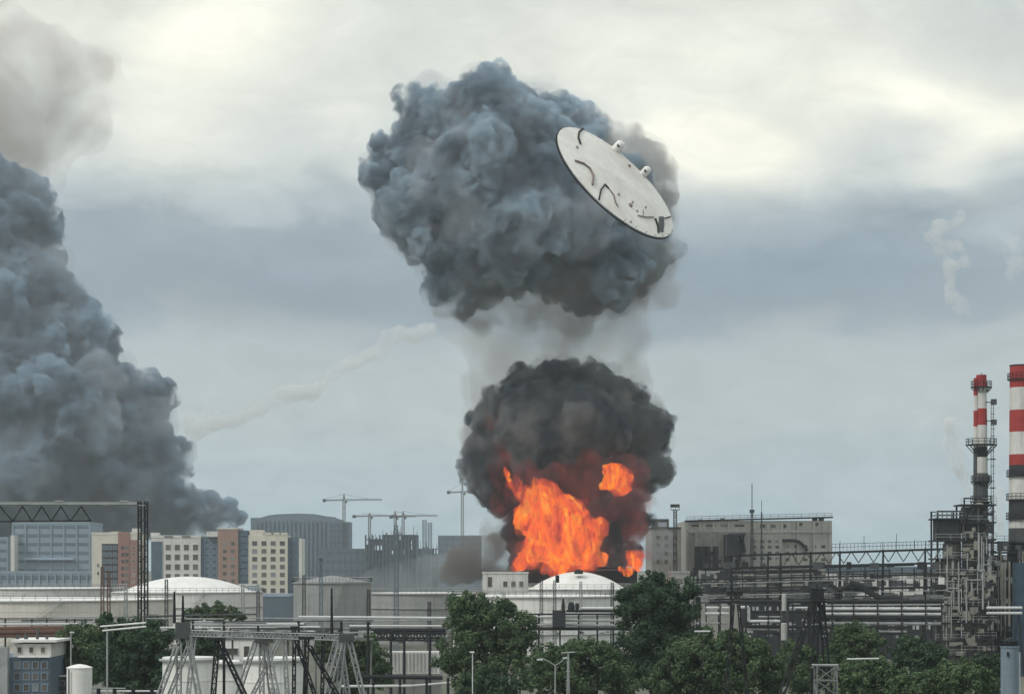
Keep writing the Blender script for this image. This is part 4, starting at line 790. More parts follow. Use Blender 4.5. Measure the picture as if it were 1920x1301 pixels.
# ------------------------------------------------------------------ the tank roof flying through the air
def flying_roof():
    D = 500; c = P(1155, 341, D); Rr = 141 * D / F
    t = thing('tank_roof', 'huge round pale tank roof tumbling through the air in front of the grey smoke cloud', 'tank roof', c)
    v_ = (Vector((0, 0, CAMZ)) - c).normalized(); rt = Vector((1, 0, 0)); up_ = Vector((0, v_.z, -v_.y)).normalized(); up_ = up_ if up_.z > 0 else -up_
    nrm = (v_ * .35 + rt * .617 + up_ * .672).normalized(); ux = Vector((0, 0, 1)).cross(nrm).normalized(); uy = nrm.cross(ux)
    rot = Matrix((ux, uy, nrm)).transposed()
    def W(u, v, h=0.0): return c + rot @ Vector((u * Rr, v * Rr, h))
    n_, rings = 96, [0, .15, .3, .45, .6, .75, .88, .96, 1.0]
    vs, fs = [], []
    def sag(r): return 1.3 * (1 - r * r)
    for r in rings:
        for i in range(n_): a = 2 * math.pi * i / n_; vs.append(W(r * math.cos(a), r * math.sin(a), sag(r)))
    for k in range(len(rings) - 1):
        for i in range(n_): j = (i + 1) % n_; fs.append((k * n_ + i, (k + 1) * n_ + i, (k + 1) * n_ + j, k * n_ + j))
    m = MB(); m.add(vs, fs, True)
    vs = [v - nrm * .12 for v in vs]; m.add(vs, [tuple(reversed(f)) for f in fs], True); m.build('plate', MROOF, t)
    RINGS = ((((.994, .05), (1.006, .05), (1.006, -.34), (.994, -.34)), 'rim', 'lagging'), (((.99, -.341), (1.01, -.341), (1.01, -.62), (.99, -.62)), 'bottom_ring', 'char'))
    for ring, rn, rm in RINGS:
     m = MB(); vs = []
     for r, h in ring:
        for i in range(n_): a = 2 * math.pi * i / n_; vs.append(W(r * math.cos(a), r * math.sin(a), h))
    m.add(vs, [(k * n_ + i, ((k + 1) % 4) * n_ + i, ((k + 1) % 4) * n_ + (i + 1) % n_, k * n_ + (i + 1) % n_) for k in range(4) for i in range(n_)]); m.build(rn, M[rm], t)
    m = MB(); 
    for k in range(24):
        a = 2 * math.pi * k / 24; m.bar(W(0, 0, 1.1), W(.99 * math.cos(a), .99 * math.sin(a), -.25), .12)
    m.parts('rafter', M['steel'], t)
    # inverse of the picture: photo pixel -> roof coordinates
    Ri = rot.transposed()
    def uv(px, py):
        d = (P(px, py, 100) - Vector((0, 0, CAMZ))); o = Vector((0, 0, CAMZ)); s = (c - o).dot(nrm) / d.dot(nrm); q = Ri @ (o + d * s - c); return q.x / Rr, q.y / Rr
    def on(px, py, h=.0): u, v = uv(px, py); r2 = min(u * u + v * v, .98); return W(u, v, 1.3 * (1 - r2) + h)
    for pts, r, mm in (([(1092, 243), (1084, 250), (1081, 262), (1084, 275)], .38, 'char'), ([(1075, 305), (1090, 312), (1101, 322), (1108, 335), (1108, 350)], .42, 'soot'), ([(1122, 376), (1123, 360), (1129, 352), (1136, 360)], .3, 'char'), ([(1136, 360), (1146, 372), (1150, 384), (1155, 391)], .25, 'soot'),
            ([(1192, 409), (1206, 412), (1222, 412)], .22, 'soot'), ([(1243, 413), (1256, 408)], .24, 'char'), ([(1225, 415), (1231, 428), (1233, 438)], .4, 'char'), ([(1240, 412), (1242, 425), (1240, 437)], .3, 'steel'), ([(1201, 400), (1201, 410)], .16, 'soot')):
        MB().path([on(x, y, .2) for x, y in pts], r * .62, 8).build('torn_pipe', M[mm] if mm != 'soot' else MSOOT, t)
    m = MB(); o_ = [on(x, y, .12) for x, y in ((1232, 410), (1242, 409), (1243, 436), (1232, 436))]; m.add(o_ + [v - nrm * .3 for v in o_], [(0, 1, 2, 3), (4, 7, 6, 5), (0, 4, 5, 1), (1, 5, 6, 2), (2, 6, 7, 3), (3, 7, 4, 0)]); m.build('torn_plate', M['steel'], t)
    for x, y, r in ((1177, 391, .5), (1078, 281, .35), (1154, 371, .35), (1180, 386, .3), (1190, 401, .25), (1181, 418, .25), (1176, 316, .4), (1205, 395, .25)):
        q = on(x, y, .05); m = MB(); m.tube(q, q + nrm * .35, r, 10); m.build('fitting', M['galv'] if r < .4 else MSOOT, t)
    for px, py, r, h in ((1153, 270, 1.15, 2.1), (1214, 326, 1.0, 1.9)):
        a_, b_ = uv(px, py); k = .955 / math.hypot(a_, b_); q = W(a_ * k, b_ * k, .1); m = MB(); m.tube(q, q + nrm * h, r, 18, r * .95); m.tube(q + nrm * h, q + nrm * (h + .5), r * .95, 18, r * .5); m.build('hatch', M['white'], t)
        m = MB(); e = q + nrm * (h * .55) - Vector((0, r, 0)) * .9; m.tube(e, e - Vector((0, .25, 0)), r * .4, 12); m.build('hatch_door', M['steel'], t)
    m = MB()
    for i in range(n_):
        a = 2 * math.pi * i / n_
        if i % 3 == 0 and 60 < i < 84: m.bar(W(.99 * math.cos(a), .99 * math.sin(a), .2), W(.99 * math.cos(a), .99 * math.sin(a), .6), .1)
    m.parts('rim_stub', M['steel'], t)
MROOF = mat('roof_plate_paint', (.78, .76, .70), .7, .3, .1, col2=(.5, .46, .4), streak=0); MSOOT = mat('sooty_brown', (.26, .2, .18), .85, .3, 1, col2=(.07, .06, .06))
flying_roof()
# ------------------------------------------------------------------ trees
def tree(label, kind, D, crown, seed, leaf=.26, dens=1.0, name='broadleaf_tree', group='trees in front of the plant'):
    """tapered trunk and limbs, crown of leaf sized faces gathered in clumps of uneven size"""
    rng = np.random.default_rng(seed); rg = random.Random(seed)
    base = [(np.array(P(x, y, D + dy)), r * D / F) for x, y, r, dy in crown]
    cx = np.mean([c[0] for c, r in base]); t = thing(name, label, 'tree', (cx, D, 0), group)
    clumps = []
    for c, r in base:
        for k in range(int(30 * dens)):
            d = rng.normal(size=3); d /= np.linalg.norm(d); d[2] = abs(d[2]) * .9 if rng.random() < .45 else d[2]
            rr = r * rng.uniform(.12, .34); clumps.append((c + d * r * rng.uniform(.55, 1.16) * np.array((1, 1, .95)), rr))
        for k in range(int(5 * dens)): d = rng.normal(size=3); d /= np.linalg.norm(d); clumps.append((c + d * r * rng.uniform(0, .5), r * .42))
    cen, nor, siz = [], [], []
    for c, r in clumps:
        n_ = int(min(420, max(26, 62 * (r / leaf) ** 1.5 * .5)))
        d = rng.normal(size=(n_, 3)); d /= np.linalg.norm(d, axis=1)[:, None]; rad = rng.uniform(.35, 1.0, n_) ** .6 * rng.uniform(.8, 1.25, n_)
        cen.append(c + d * (r * rad)[:, None]); nor.append(d + rng.normal(size=(n_, 3)) * .45 + np.array((0, 0, .35))); siz.append(leaf * rng.uniform(.55, 1.2, n_))
    cen = np.concatenate(cen); nor = np.concatenate(nor); siz = np.concatenate(siz); keep = cen[:, 2] > .5; cen, nor, siz = cen[keep], nor[keep], siz[keep]
    nor /= np.linalg.norm(nor, axis=1)[:, None]; a = np.cross(nor, rng.normal(size=nor.shape)); a /= np.linalg.norm(a, axis=1)[:, None]; b = np.cross(nor, a)
    N = len(cen); org = np.array((cx, D, 0)); V_ = np.empty((N, 4, 3))
    for i, (u, v) in enumerate(((-1, 0), (0, -.55), (1, 0), (0, .55))): V_[:, i] = cen - org + (a * u + b * v) * siz[:, None] * .75
    me = bpy.data.meshes.new('crown'); me.vertices.add(N * 4); me.vertices.foreach_set('co', V_.ravel()); me.loops.add(N * 4); me.loops.foreach_set('vertex_index', np.arange(N * 4)); me.polygons.add(N); me.polygons.foreach_set('loop_start', np.arange(N) * 4); me.polygons.foreach_set('loop_total', np.full(N, 4)); me.update(); me.validate()
    me.materials.append(LEAF[kind]); o = bpy.data.objects.new('crown', me); C.objects.link(o); o.parent = t
    H_ = max(c[2] for c, r in base); m = MB(); top = Vector((cx, D, H_ * .8)); r0 = .02 * H_ + .1
    pts = [Vector((cx, D, -.05)), Vector((cx + rg.uniform(-.2, .2), D, H_ * .25)), Vector((cx + rg.uniform(-.3, .3), D, H_ * .5)), top]
    for k, (p, q) in enumerate(zip(pts, pts[1:])): m.tube(p, q, r0 * (1 - .27 * k), 9, r0 * (1 - .27 * (k + 1)))
    m.build('trunk', M['bark'], t)
    m = MB()
    for c, r in base: s_ = pts[1].lerp(top, rg.uniform(.1, .7)); e = Vector(c); mid = s_.lerp(e, .5) + Vector((0, 0, .3)); m.tube(s_, mid, r0 * .45, 6, r0 * .3); m.tube(mid, e, r0 * .3, 6, r0 * .1)
    for c, r in clumps[::5]:
        s_ = Vector(min((b_[0] for b_ in base), key=lambda q: np.linalg.norm(q - c))); m.tube(s_, Vector(c), .06, 4, .02)
    m.build('limb', M['bark'], t)
TREES = [
    ('bushy dark green tree at the far left, behind the thin plain pole', 'mid', 240, [(150, 1215, 44, 0), (125, 1240, 34, -1), (175, 1195, 30, 1), (160, 1260, 50, 0), (200, 1230, 36, 0)]),
    ('broad dark tree behind the lamp post with two long tubes', 'dark', 225, [(255, 1210, 48, 0), (215, 1185, 30, 1), (290, 1205, 42, 0), (235, 1250, 55, 0), (300, 1250, 48, 0), (275, 1290, 60, 0), (200, 1165, 16, 2)]),
    ('dark tree right behind the left pale portal', 'dark', 235, [(375, 1215, 36, 0), (350, 1235, 30, 0), (395, 1240, 34, 0), (360, 1270, 40, 0), (372, 1196, 16, 0)]),
    ('leafy dark tree behind the right pale portal', 'mid', 245, [(690, 1225, 34, 0), (665, 1205, 24, 0), (700, 1260, 36, 0), (640, 1240, 36, 0), (610, 1215, 24, 0), (660, 1280, 40, 0)]),
    ('big dark tree left of centre, its crown beside the white street lamp', 'mid', 235, [(868, 1160, 44, 0), (905, 1150, 36, 0), (945, 1175, 48, 0), (880, 1210, 58, 0), (960, 1220, 48, 0), (905, 1270, 70, 0), (850, 1250, 36, 0), (875, 1125, 18, 0), (948, 1140, 18, 0), (985, 1200, 22, 0)]),
    ('low dark round bush at bottom centre left, below the white street lamp', 'dark', 200, [(905, 1285, 34, 0), (880, 1300, 26, 0), (940, 1300, 34, 0)]),
    ('low loose tree behind the Y shaped street lamp', 'mid', 222, [(1040, 1235, 36, 0), (1085, 1225, 34, 0), (1010, 1265, 44, 0), (1070, 1280, 52, 0), (1130, 1260, 46, 0), (1120, 1225, 30, 0), (1160, 1290, 40, 0)]),
    ('tallest dark tree right of centre, partly covering the burning tank', 'dark', 230, [(1235, 1125, 48, 0), (1200, 1115, 36, 0), (1275, 1125, 38, 0), (1185, 1150, 34, 0), (1225, 1165, 62, 0), (1290, 1160, 30, 0), (1205, 1210, 52, 0), (1250, 1205, 50, 0), (1230, 1090, 22, 0), (1200, 1255, 50, 0), (1165, 1120, 12, 0)]),
    ('light green tree below and right of the tallest dark tree', 'light', 210, [(1290, 1235, 44, 0), (1330, 1215, 36, 0), (1265, 1265, 40, 0), (1320, 1280, 60, 0), (1240, 1290, 30, 0)]),
    ('light green round tree behind the dark narrow A shaped pylon', 'light', 205, [(1395, 1222, 42, 0), (1350, 1240, 30, 0), (1430, 1245, 40, 0), (1390, 1275, 56, 0), (1450, 1285, 38, 0), (1375, 1195, 16, 0)]),
    ('small light green tree between the leaning pylon and the darker tree', 'light', 235, [(1600, 1200, 34, 0), (1578, 1220, 26, 0), (1632, 1205, 28, 0), (1610, 1240, 40, 0), (1590, 1180, 16, 0)]),
    ('dark round tree in the middle of the right hand group', 'dark', 228, [(1720, 1222, 34, 0), (1690, 1230, 26, 0), (1750, 1235, 30, 0), (1720, 1250, 40, 0), (1700, 1204, 16, 0)]),
    ('wide light green tree at the bottom right behind the short lattice tower', 'mid', 195, [(1600, 1275, 36, 0), (1640, 1262, 34, 0), (1570, 1290, 26, 0), (1620, 1300, 46, 0), (1675, 1280, 36, 0)]),
    ('mid green bushy tree at the bottom right next to the blue grey silo', 'mid', 190, [(1740, 1285, 38, 0), (1780, 1270, 34, 0), (1820, 1265, 30, 0), (1800, 1290, 44, 0), (1700, 1295, 30, 0), (1845, 1285, 24, 0)]),
    ('small dark tree squeezed between the bushy tree and the blue grey silo', 'dark', 235, [(1862, 1255, 22, 0), (1880, 1240, 18, 0), (1860, 1285, 26, 0), (1840, 1240, 16, 0)]),
    ('darker green tree behind the leaning pylon', 'mid', 250, [(1490, 1225, 26, 0), (1470, 1245, 24, 0), (1530, 1240, 30, 0), (1500, 1275, 44, 0), (1545, 1280, 34, 0)]),
]
for i, (lab, kind, D, crown) in enumerate(TREES): tree(lab, kind, D, crown, 100 + i)
tree('flat light green tree crown in front of the white dome, left of the grey tank', 'light', 330, [(385, 1148, 18, 0), (410, 1145, 16, 0), (435, 1152, 15, 0), (360, 1155, 16, 0), (400, 1162, 24, 0), (450, 1158, 12, 0)], 150, leaf=.34)
m = MB()
# ------------------------------------------------------------------ smoke, fire and steam
def ico(sub):
    bm = bmesh.new(); bmesh.ops.create_icosphere(bm, subdivisions=sub, radius=1)
    v = np.array([x.co[:] for x in bm.verts]); f = np.array([[x.index for x in y.verts] for y in bm.faces]); bm.free(); return v, f
ICO = {k: ico(k) for k in (1, 2, 3)}
def puffs(lobes, rng, levels, minr=0.0):
    """billows: every lobe carries smaller lobes on its surface, and these smaller ones again"""
    out = [(np.array(c), r) for c, r in lobes]; cur = out[:]
    for cnt, a, b in levels:
        nxt = []
        for c, r in cur:
            for k in range(cnt):
                d = rng.normal(size=3); d /= np.linalg.norm(d)
                rr = r * rng.uniform(a, b)
                if rr < minr: continue
                nxt.append((c + d * (r - rr * rng.uniform(.1, .5)), rr))
        out += nxt; cur = nxt
    return out
def smoke(name, lobes, material, seed, voxel, disp=(), levels=((14, .3, .5), (5, .3, .5)), minr=0.0, parent=None, **tags):
    rng = np.random.default_rng(seed); ctr = np.mean([c for c, r in lobes], axis=0)
    if parent: ctr = np.array(parent.location)
    V_, F_, o = [], [], 0
    for c, r in puffs(lobes, rng, levels, minr):
        v, f = ICO[3 if r > voxel * 6 else (2 if r > voxel * 1.5 else 1)]; V_.append(v * r + (c - ctr)); F_.append(f + o); o += len(v)
    me = bpy.data.meshes.new('m'); me.from_pydata(np.concatenate(V_).tolist(), [], np.concatenate(F_).tolist())
    o = bpy.data.objects.new(name, me); C.objects.link(o)
    if parent: o.parent = parent
    else: o.location = Vector(ctr)
    m = o.modifiers.new('r', 'REMESH'); m.mode = 'VOXEL'; m.voxel_size = voxel
    for size, strength, depth in disp:
        t = bpy.data.textures.new('billow', 'CLOUDS'); t.noise_scale = size; t.noise_depth = depth
        m = o.modifiers.new('d', 'DISPLACE'); m.texture = t; m.strength = strength; m.mid_level = .5; m.texture_coords = 'LOCAL'
    m = o.modifiers.new('r', 'REMESH'); m.mode = 'VOXEL'; m.voxel_size = voxel * .9      # heals the places where billows were pushed through each other
    new = bpy.data.meshes.new_from_object(o.evaluated_get(bpy.context.evaluated_depsgraph_get())); o.modifiers.clear(); o.data = new
    bpy.data.meshes.remove(me); new.materials.clear(); new.materials.append(material); new.name = name
    return tag(o, **tags) if tags else o
def vol(name, color, density, scale=None, lo=.42, hi=.58, step=.09, detail=4, dist=.6, rough=.55, color2=None, aniso=0.0, floor=0.0):
    """smoke: even density, or density eroded by turbulence so that edges fray"""
    m = bpy.data.materials.new(name); m.use_nodes = True; n = NT(m.node_tree); n.n.clear()
    pv = n.node('ShaderNodeVolumePrincipled'); pv.inputs['Color'].default_value = (*color, 1); pv.inputs['Density'].default_value = density; pv.inputs['Anisotropy'].default_value = aniso
    if scale:
        t = n.node('ShaderNodeTexCoord'); v = t.outputs['Object']
        n.l.new(n.maprange(n.noise(v, scale, detail, rough, dist), lo, hi, floor, density), pv.inputs['Density'])
        if color2: n.l.new(n.mix(n.maprange(n.noise(v, scale * .35, 1, .5), .4, .6), color, color2), pv.inputs['Color'])
        m.cycles.volume_step_rate = step
    o = n.node('ShaderNodeOutputMaterial'); n.l.new(pv.outputs[0], o.inputs['Volume']); return m
def fire(name, stops, density, scale, lo, hi, step, gain=1.0, detail=3, dist=1.2, stretch=.6):
    """flame gas, and the firelight glow put on smoke: emits, hardly scatters; colour and thickness follow turbulence"""
    m = bpy.data.materials.new(name); m.use_nodes = True; n = NT(m.node_tree); n.n.clear()
    pv = n.node('ShaderNodeVolumePrincipled'); pv.inputs['Color'].default_value = (0, 0, 0, 1)
    t = n.node('ShaderNodeTexCoord'); mp = n.node('ShaderNodeMapping'); n.l.new(t.outputs['Object'], mp.inputs[0]); mp.inputs['Scale'].default_value = (1, 1, stretch); mp.inputs['Rotation'].default_value = (0, R(-50), R(20))
    a = n.noise(mp.outputs[0], scale, detail, .6, dist); d = n.maprange(a, lo, hi, 0, density)
    c = n.noise(mp.outputs[0], scale * 1.2, 4, .6, dist * 1.5)
    n.l.new(d, pv.inputs['Density']); n.l.new(n.ramp(c, stops), pv.inputs['Emission Color']); n.l.new(n.math('MULTIPLY', d, gain), pv.inputs['Emission Strength'])
    m.cycles.volume_step_rate = step
    o = n.node('ShaderNodeOutputMaterial'); n.l.new(pv.outputs[0], o.inputs['Volume']); return m
def lobes(D, *rows):
    out = []
    for px, py, dy, r in rows:
        q = P(px, py, D + dy); out.append(((q.x, q.y, q.z), r / F * (D + dy)))
    return out

def trail(D, pts, step=.55):
    """lobes strung along a line of (x, y, radius)"""
    rows = []
    for (x0, y0, r0), (x1, y1, r1) in zip(pts, pts[1:]):
        k = max(1, int(math.hypot(x1 - x0, y1 - y0) / (step * (r0 + r1) / 2)))
        for i in range(k): t = i / k; rows.append((x0 + (x1 - x0) * t, y0 + (y1 - y0) * t, 0, r0 + (r1 - r0) * t))
    return lobes(D, *rows)
def swell(ls, k, dx=0, dz=0): return [((x + dx, y, z + dz), r * k) for (x, y, z), r in ls]

# the big grey cloud thrown up by the blast
L_BIG = lobes(575,
    (930, 250, 0, 108), (840, 265, 3, 98), (775, 335, 0, 82), (815, 400, -6, 92), (900, 340, -8, 118), (980, 290, -2, 108), (1040, 270, 8, 86),
    (1010, 400, -6, 118), (930, 440, -6, 108), (1090, 390, 4, 105), (1140, 470, 4, 88), (1190, 480, 12, 62),
    (880, 500, 0, 70), (830, 545, 4, 34), (1040, 475, 0, 74), (1110, 525, 0, 56), (950, 502, 0, 56), (735, 305, 2, 45), (755, 400, 4, 50), (930, 165, 4, 42), (865, 570, 4, 26), (1160, 400, 10, 60))
SM_BIG = vol('grey_smoke', (.60, .72, .81), 1.0, .18, .41, .62, .085, detail=6, rough=.6, color2=(.34, .42, .49), floor=.03)
big = smoke('smoke_cloud', L_BIG, SM_BIG, 3, .4, ((9, 4.5, 2), (3, 2.4, 3), (1.2, .9, 2)), levels=((18, .2, .5), (7, .2, .5)), label='huge dark grey cauliflower smoke cloud high in the sky behind the flying tank roof', cat='smoke cloud')
big_edge = vol('smoke_fringe', (.66, .70, .74), .05, .11, .36, .64, .1, detail=5, rough=.6)
smoke('fringe', swell(L_BIG, 1.1, 0, -1) + lobes(578, (1170, 320, 6, 72), (1205, 380, 8, 56), (1225, 420, 8, 44), (1210, 470, 8, 56), (1200, 290, 8, 44), (1150, 270, 8, 44), (1215, 520, 8, 46), (1270, 470, 8, 22)), big_edge, 4, .8, ((10, 6, 2), (4, 3, 2)), levels=((9, .3, .55),), parent=big)
smoke('brown_flank', lobes(585, (1150, 290, 4, 56), (1185, 310, 6, 60), (1215, 350, 8, 55), (1218, 400, 8, 46), (1200, 455, 8, 52), (1235, 320, 8, 30), (1130, 240, 6, 26), (1180, 510, 4, 50)), vol('brown_grey_smoke', (.52, .50, .48), .22, .14, .38, .62, .1, detail=5, rough=.6), 8, .6, ((7, 3.5, 2), (2.5, 1.6, 2)), levels=((12, .25, .5), (4, .3, .5)), parent=big)
smoke('brown_underside', lobes(572, (960, 555, -4, 46), (1030, 550, -6, 58), (1100, 560, -4, 52), (1160, 545, 0, 50), (890, 585, 0, 40), (1000, 590, 0, 40), (1080, 600, 0, 40), (1210, 520, 4, 44), (840, 570, 0, 30), (1240, 490, 4, 34)), vol('brown_grey_smoke_thin', (.36, .33, .305), .10, .1, .34, .66, .1, detail=5, rough=.6), 9, .7, ((8, 6, 2), (3, 3, 2)), levels=((10, .3, .5),), parent=big)
VEIL = vol('brown_haze_smoke', (.46, .39, .33), .042, .045, .32, .70, .1, detail=3)
smoke('smoke_column', lobes(606, (1000, 560, 0, 105), (1110, 560, 4, 110), (1180, 500, 6, 80), (870, 590, 0, 55), (950, 640, 0, 80), (1060, 650, 0, 110), (1150, 630, 5, 75), (980, 710, 0, 80), (1080, 720, 3, 90), (1000, 800, 8, 90), (1160, 720, 6, 60), (1220, 560, 10, 24), (930, 740, 6, 50), (920, 800, 6, 50), (840, 580, 0, 36)),
    VEIL, 5, 1.2, ((10, 6, 2), (4, 3, 2)), levels=((9, .35, .55),), label='thin brownish smoke column between the high grey cloud and the fireball', cat='smoke column')
# the fireball over the burning tank
SM_FIRE = vol('black_smoke', (.13, .165, .195), 1.0, .22, .40, .60, .1, detail=6, rough=.6, color2=(.30, .315, .33), floor=.07)
L_FB = lobes(592,
    (985, 740, 4, 50), (1045, 735, 0, 60), (1110, 735, 0, 55), (1165, 755, 4, 48), (940, 790, 4, 55), (1010, 800, -8, 75), (1090, 800, -8, 80), (1180, 810, 0, 65), (1225, 825, 4, 32), (1240, 875, 5, 26),
    (915, 850, 0, 52), (935, 905, 2, 52), (890, 880, 4, 30), (1030, 850, -8, 70), (1110, 850, -4, 65), (1200, 880, 0, 52), (1160, 955, -9, 42), (1185, 985, -4, 36), (1150, 1010, -9, 30), (1155, 1050, -9, 24), (1180, 1040, 2, 24),
    (985, 920, 12, 60), (1080, 920, 14, 70), (1090, 980, 16, 70), (1010, 990, 14, 50), (975, 960, 6, 26), (1175, 925, -2, 40), (960, 1000, 6, 20), (975, 1050, 4, 18), (985, 1072, 12, 24), (1015, 1080, 14, 24), (1130, 1075, 12, 22), (1110, 1060, 12, 24), (965, 1025, 8, 18), (1005, 1050, 20, 36), (1060, 1050, 22, 48), (1000, 1000, 20, 40), (1110, 1040, 20, 34))
fb = smoke('fireball_smoke', L_FB, SM_FIRE, 11, .4, ((6, 3, 2), (2, 1.5, 3)), levels=((14, .2, .5), (6, .25, .5)), label='black smoke ball billowing around the orange flames above the burning tank', cat='fireball smoke')
smoke('fringe', swell(L_FB[:-9], 1.08), vol('fire_smoke_fringe', (.48, .46, .44), .09, .14, .36, .62, .1, detail=5), 12, .7, ((6, 3.5, 2), (2.5, 1.5, 2)), levels=((9, .3, .5),), parent=fb)
YE, OR, SA, RE = (1.0, .33, .03), (1.0, .15, .014), (1.0, .155, .07), (.50, .055, .035)
F_CORE = fire('flame', [(.37, (.35, .035, .025)), (.42, (.6, .07, .04)), (.455, SA), (.50, OR), (.54, (1.0, .17, .012)), (.575, YE), (.63, (1.0, .45, .07))], 1.9, .19, .42, .60, .05, detail=6, dist=1.6, stretch=.42)
F_SOFT = fire('soft_flame', [(.36, (.20, .04, .037)), (.44, (.55, .075, .05)), (.51, (.95, .13, .055)), (.6, (1.0, .15, .03))], .32, .18, .36, .60, .1, detail=5, dist=1.4, stretch=.5)
F_EDGE = fire('smoke_glow', [(.38, (.09, .034, .04)), (.5, (.17, .048, .048)), (.62, (.45, .075, .055))], .055, .12, .36, .66, .1, detail=4)  # red firelight on the surrounding smoke, put in as a glowing volume
fl = thing('flames', 'bright orange flames at the core of the fireball over the burning tank roof', 'fire', P(1055, 1080, 578))
L_CORE = lobes(572, (1003, 902, 0, 7), (1000, 893, 0, 4), (1040, 925, 0, 7), (1062, 938, 0, 10), (978, 925, 0, 8), (1118, 975, 0, 8), (1125, 1050, 0, 8), (978, 1055, 0, 12), (1005, 940, 0, 26), (1030, 955, -2, 34), (1065, 975, -2, 36), (1035, 1000, -2, 46), (1082, 1020, -2, 34), (1000, 985, 0, 26), (1002, 1035, 0, 24), (1045, 1050, 0, 26), (1100, 1005, 0, 24), (1008, 915, 0, 11), (990, 962, 0, 18), (1095, 1050, 0, 20), (1020, 925, 0, 12), (1112, 1030, 0, 12))
D2_ = ((6, 4, 2), (2, 2.4, 3), (.9, .8, 2))
smoke('flame_tongue', L_CORE, F_CORE, 21, .32, D2_, levels=((12, .2, .5), (4, .3, .5)), parent=fl)
smoke('flame_tongue', lobes(572, (1145, 885, 0, 17), (1160, 900, 0, 19), (1172, 915, 0, 11), (1140, 905, 0, 12), (1178, 895, 0, 9)), F_CORE, 22, .28, ((3, 2.6, 2), (1, 1.1, 2)), levels=((12, .25, .5),), parent=fl)
smoke('flame_tongue', lobes(571, (1182, 1040, 0, 10), (1190, 1055, 0, 11), (1175, 1068, 0, 9), (1200, 1064, 0, 7), (1165, 1066, 0, 6)), F_CORE, 23, .28, ((3, 2.2, 2), (1, .8, 2)), levels=((10, .25, .5),), parent=fl)
smoke('flame_tongue', lobes(572, (946, 880, 0, 6), (951, 890, 0, 7), (955, 899, 0, 5)), F_CORE, 24, .22, ((2, 1, 2),), levels=((8, .25, .5),), parent=fl)
smoke('soft_flame', swell(L_CORE, 1.22) + lobes(574, (1160, 900, 0, 27), (1190, 1050, 0, 19), (965, 905, 0, 16), (980, 920, 0, 18), (1120, 985, 0, 18), (985, 1050, 0, 22)), F_SOFT, 26, .4, D2_, levels=((12, .2, .5),), parent=fl)
smoke('smoke_glow', lobes(572, (1000, 930, 0, 52), (1060, 915, 0, 50), (1100, 950, 2, 54), (965, 900, 2, 40), (955, 940, 3, 38), (990, 1040, 0, 40), (1100, 1040, 0, 42), (1190, 1050, 2, 30), (1165, 900, 0, 52), (1190, 945, 2, 36), (925, 790, 4, 20), (932, 835, 2, 16), (945, 870, 0, 30), (970, 1000, 1, 30), (1190, 1000, 1, 30), (1110, 880, 0, 34)),
    F_EDGE, 25, .5, ((5, 4, 2), (2, 1.6, 2)), levels=((10, .3, .5),), parent=fl)
# low smoke beside the tank
VEIL2 = vol('low_brown_smoke', (.36, .34, .32), .38, .09, .36, .62, .1, detail=4, floor=.03)
smoke('smoke_bank', lobes(600, (880, 1040, 0, 34), (915, 1045, 0, 34), (940, 1030, 0, 34), (855, 1050, 0, 22), (965, 1055, 0, 28), (900, 1060, 0, 24), (840, 1070, 0, 18), (870, 1075, 0, 22), (930, 1075, 0, 26), (990, 1060, 0, 22), (965, 1035, 0, 20)), VEIL2, 31, .6, ((6, 4, 2), (2, 2, 2)), levels=((9, .3, .5),), label='low brown smoke bank drifting left of the burning tank', cat='smoke')
smoke('smoke_wisp', lobes(606, (925, 975, 4, 22), (940, 955, 4, 22), (945, 1000, 4, 24), (920, 1000, 4, 18)), vol('thin_grey_smoke', (.66, .62, .58), .14, .12, .38, .62, .1, detail=4), 34, .6, ((5, 3, 2), (2, 1, 2)), levels=((9, .3, .5),), label='thin pale smoke wisp hugging the lower left flank of the fireball', cat='smoke')
VEIL3 = vol('low_grey_smoke', (.62, .64, .66), .15, .12, .38, .60, .1, detail=4)
smoke('smoke_wisp', lobes(615, (1240, 1010, 0, 22), (1262, 1015, 0, 18), (1225, 1035, 0, 20), (1255, 1045, 0, 14), (1235, 985, 0, 12)), VEIL3, 32, .5, ((5, 2, 2), (2, 1, 2)), levels=((9, .3, .5),), label='small grey smoke wisp beside the floodlight mast right of the fire', cat='smoke')
smoke('smoke_puff', lobes(612, (1218, 973, 0, 6), (1220, 966, 0, 5), (1216, 979, 0, 4)), vol('dark_smoke', (.3, .31, .31), .5), 35, .25, ((2, .8, 2),), levels=((9, .3, .5),), label='tiny dark smoke puff floating just right of the fireball', cat='smoke')
smoke('smoke_wisp', lobes(700, (760, 1085, 0, 40), (820, 1080, 0, 40), (700, 1095, 0, 30), (870, 1085, 0, 30)), vol('pale_smoke', (.7, .72, .74), .03, .05, .3, .6, .1, detail=2), 33, 1.5, ((8, 4, 2),), levels=((9, .3, .5),), label='pale smoke drifting low over the grey tanks left of the fire', cat='smoke')
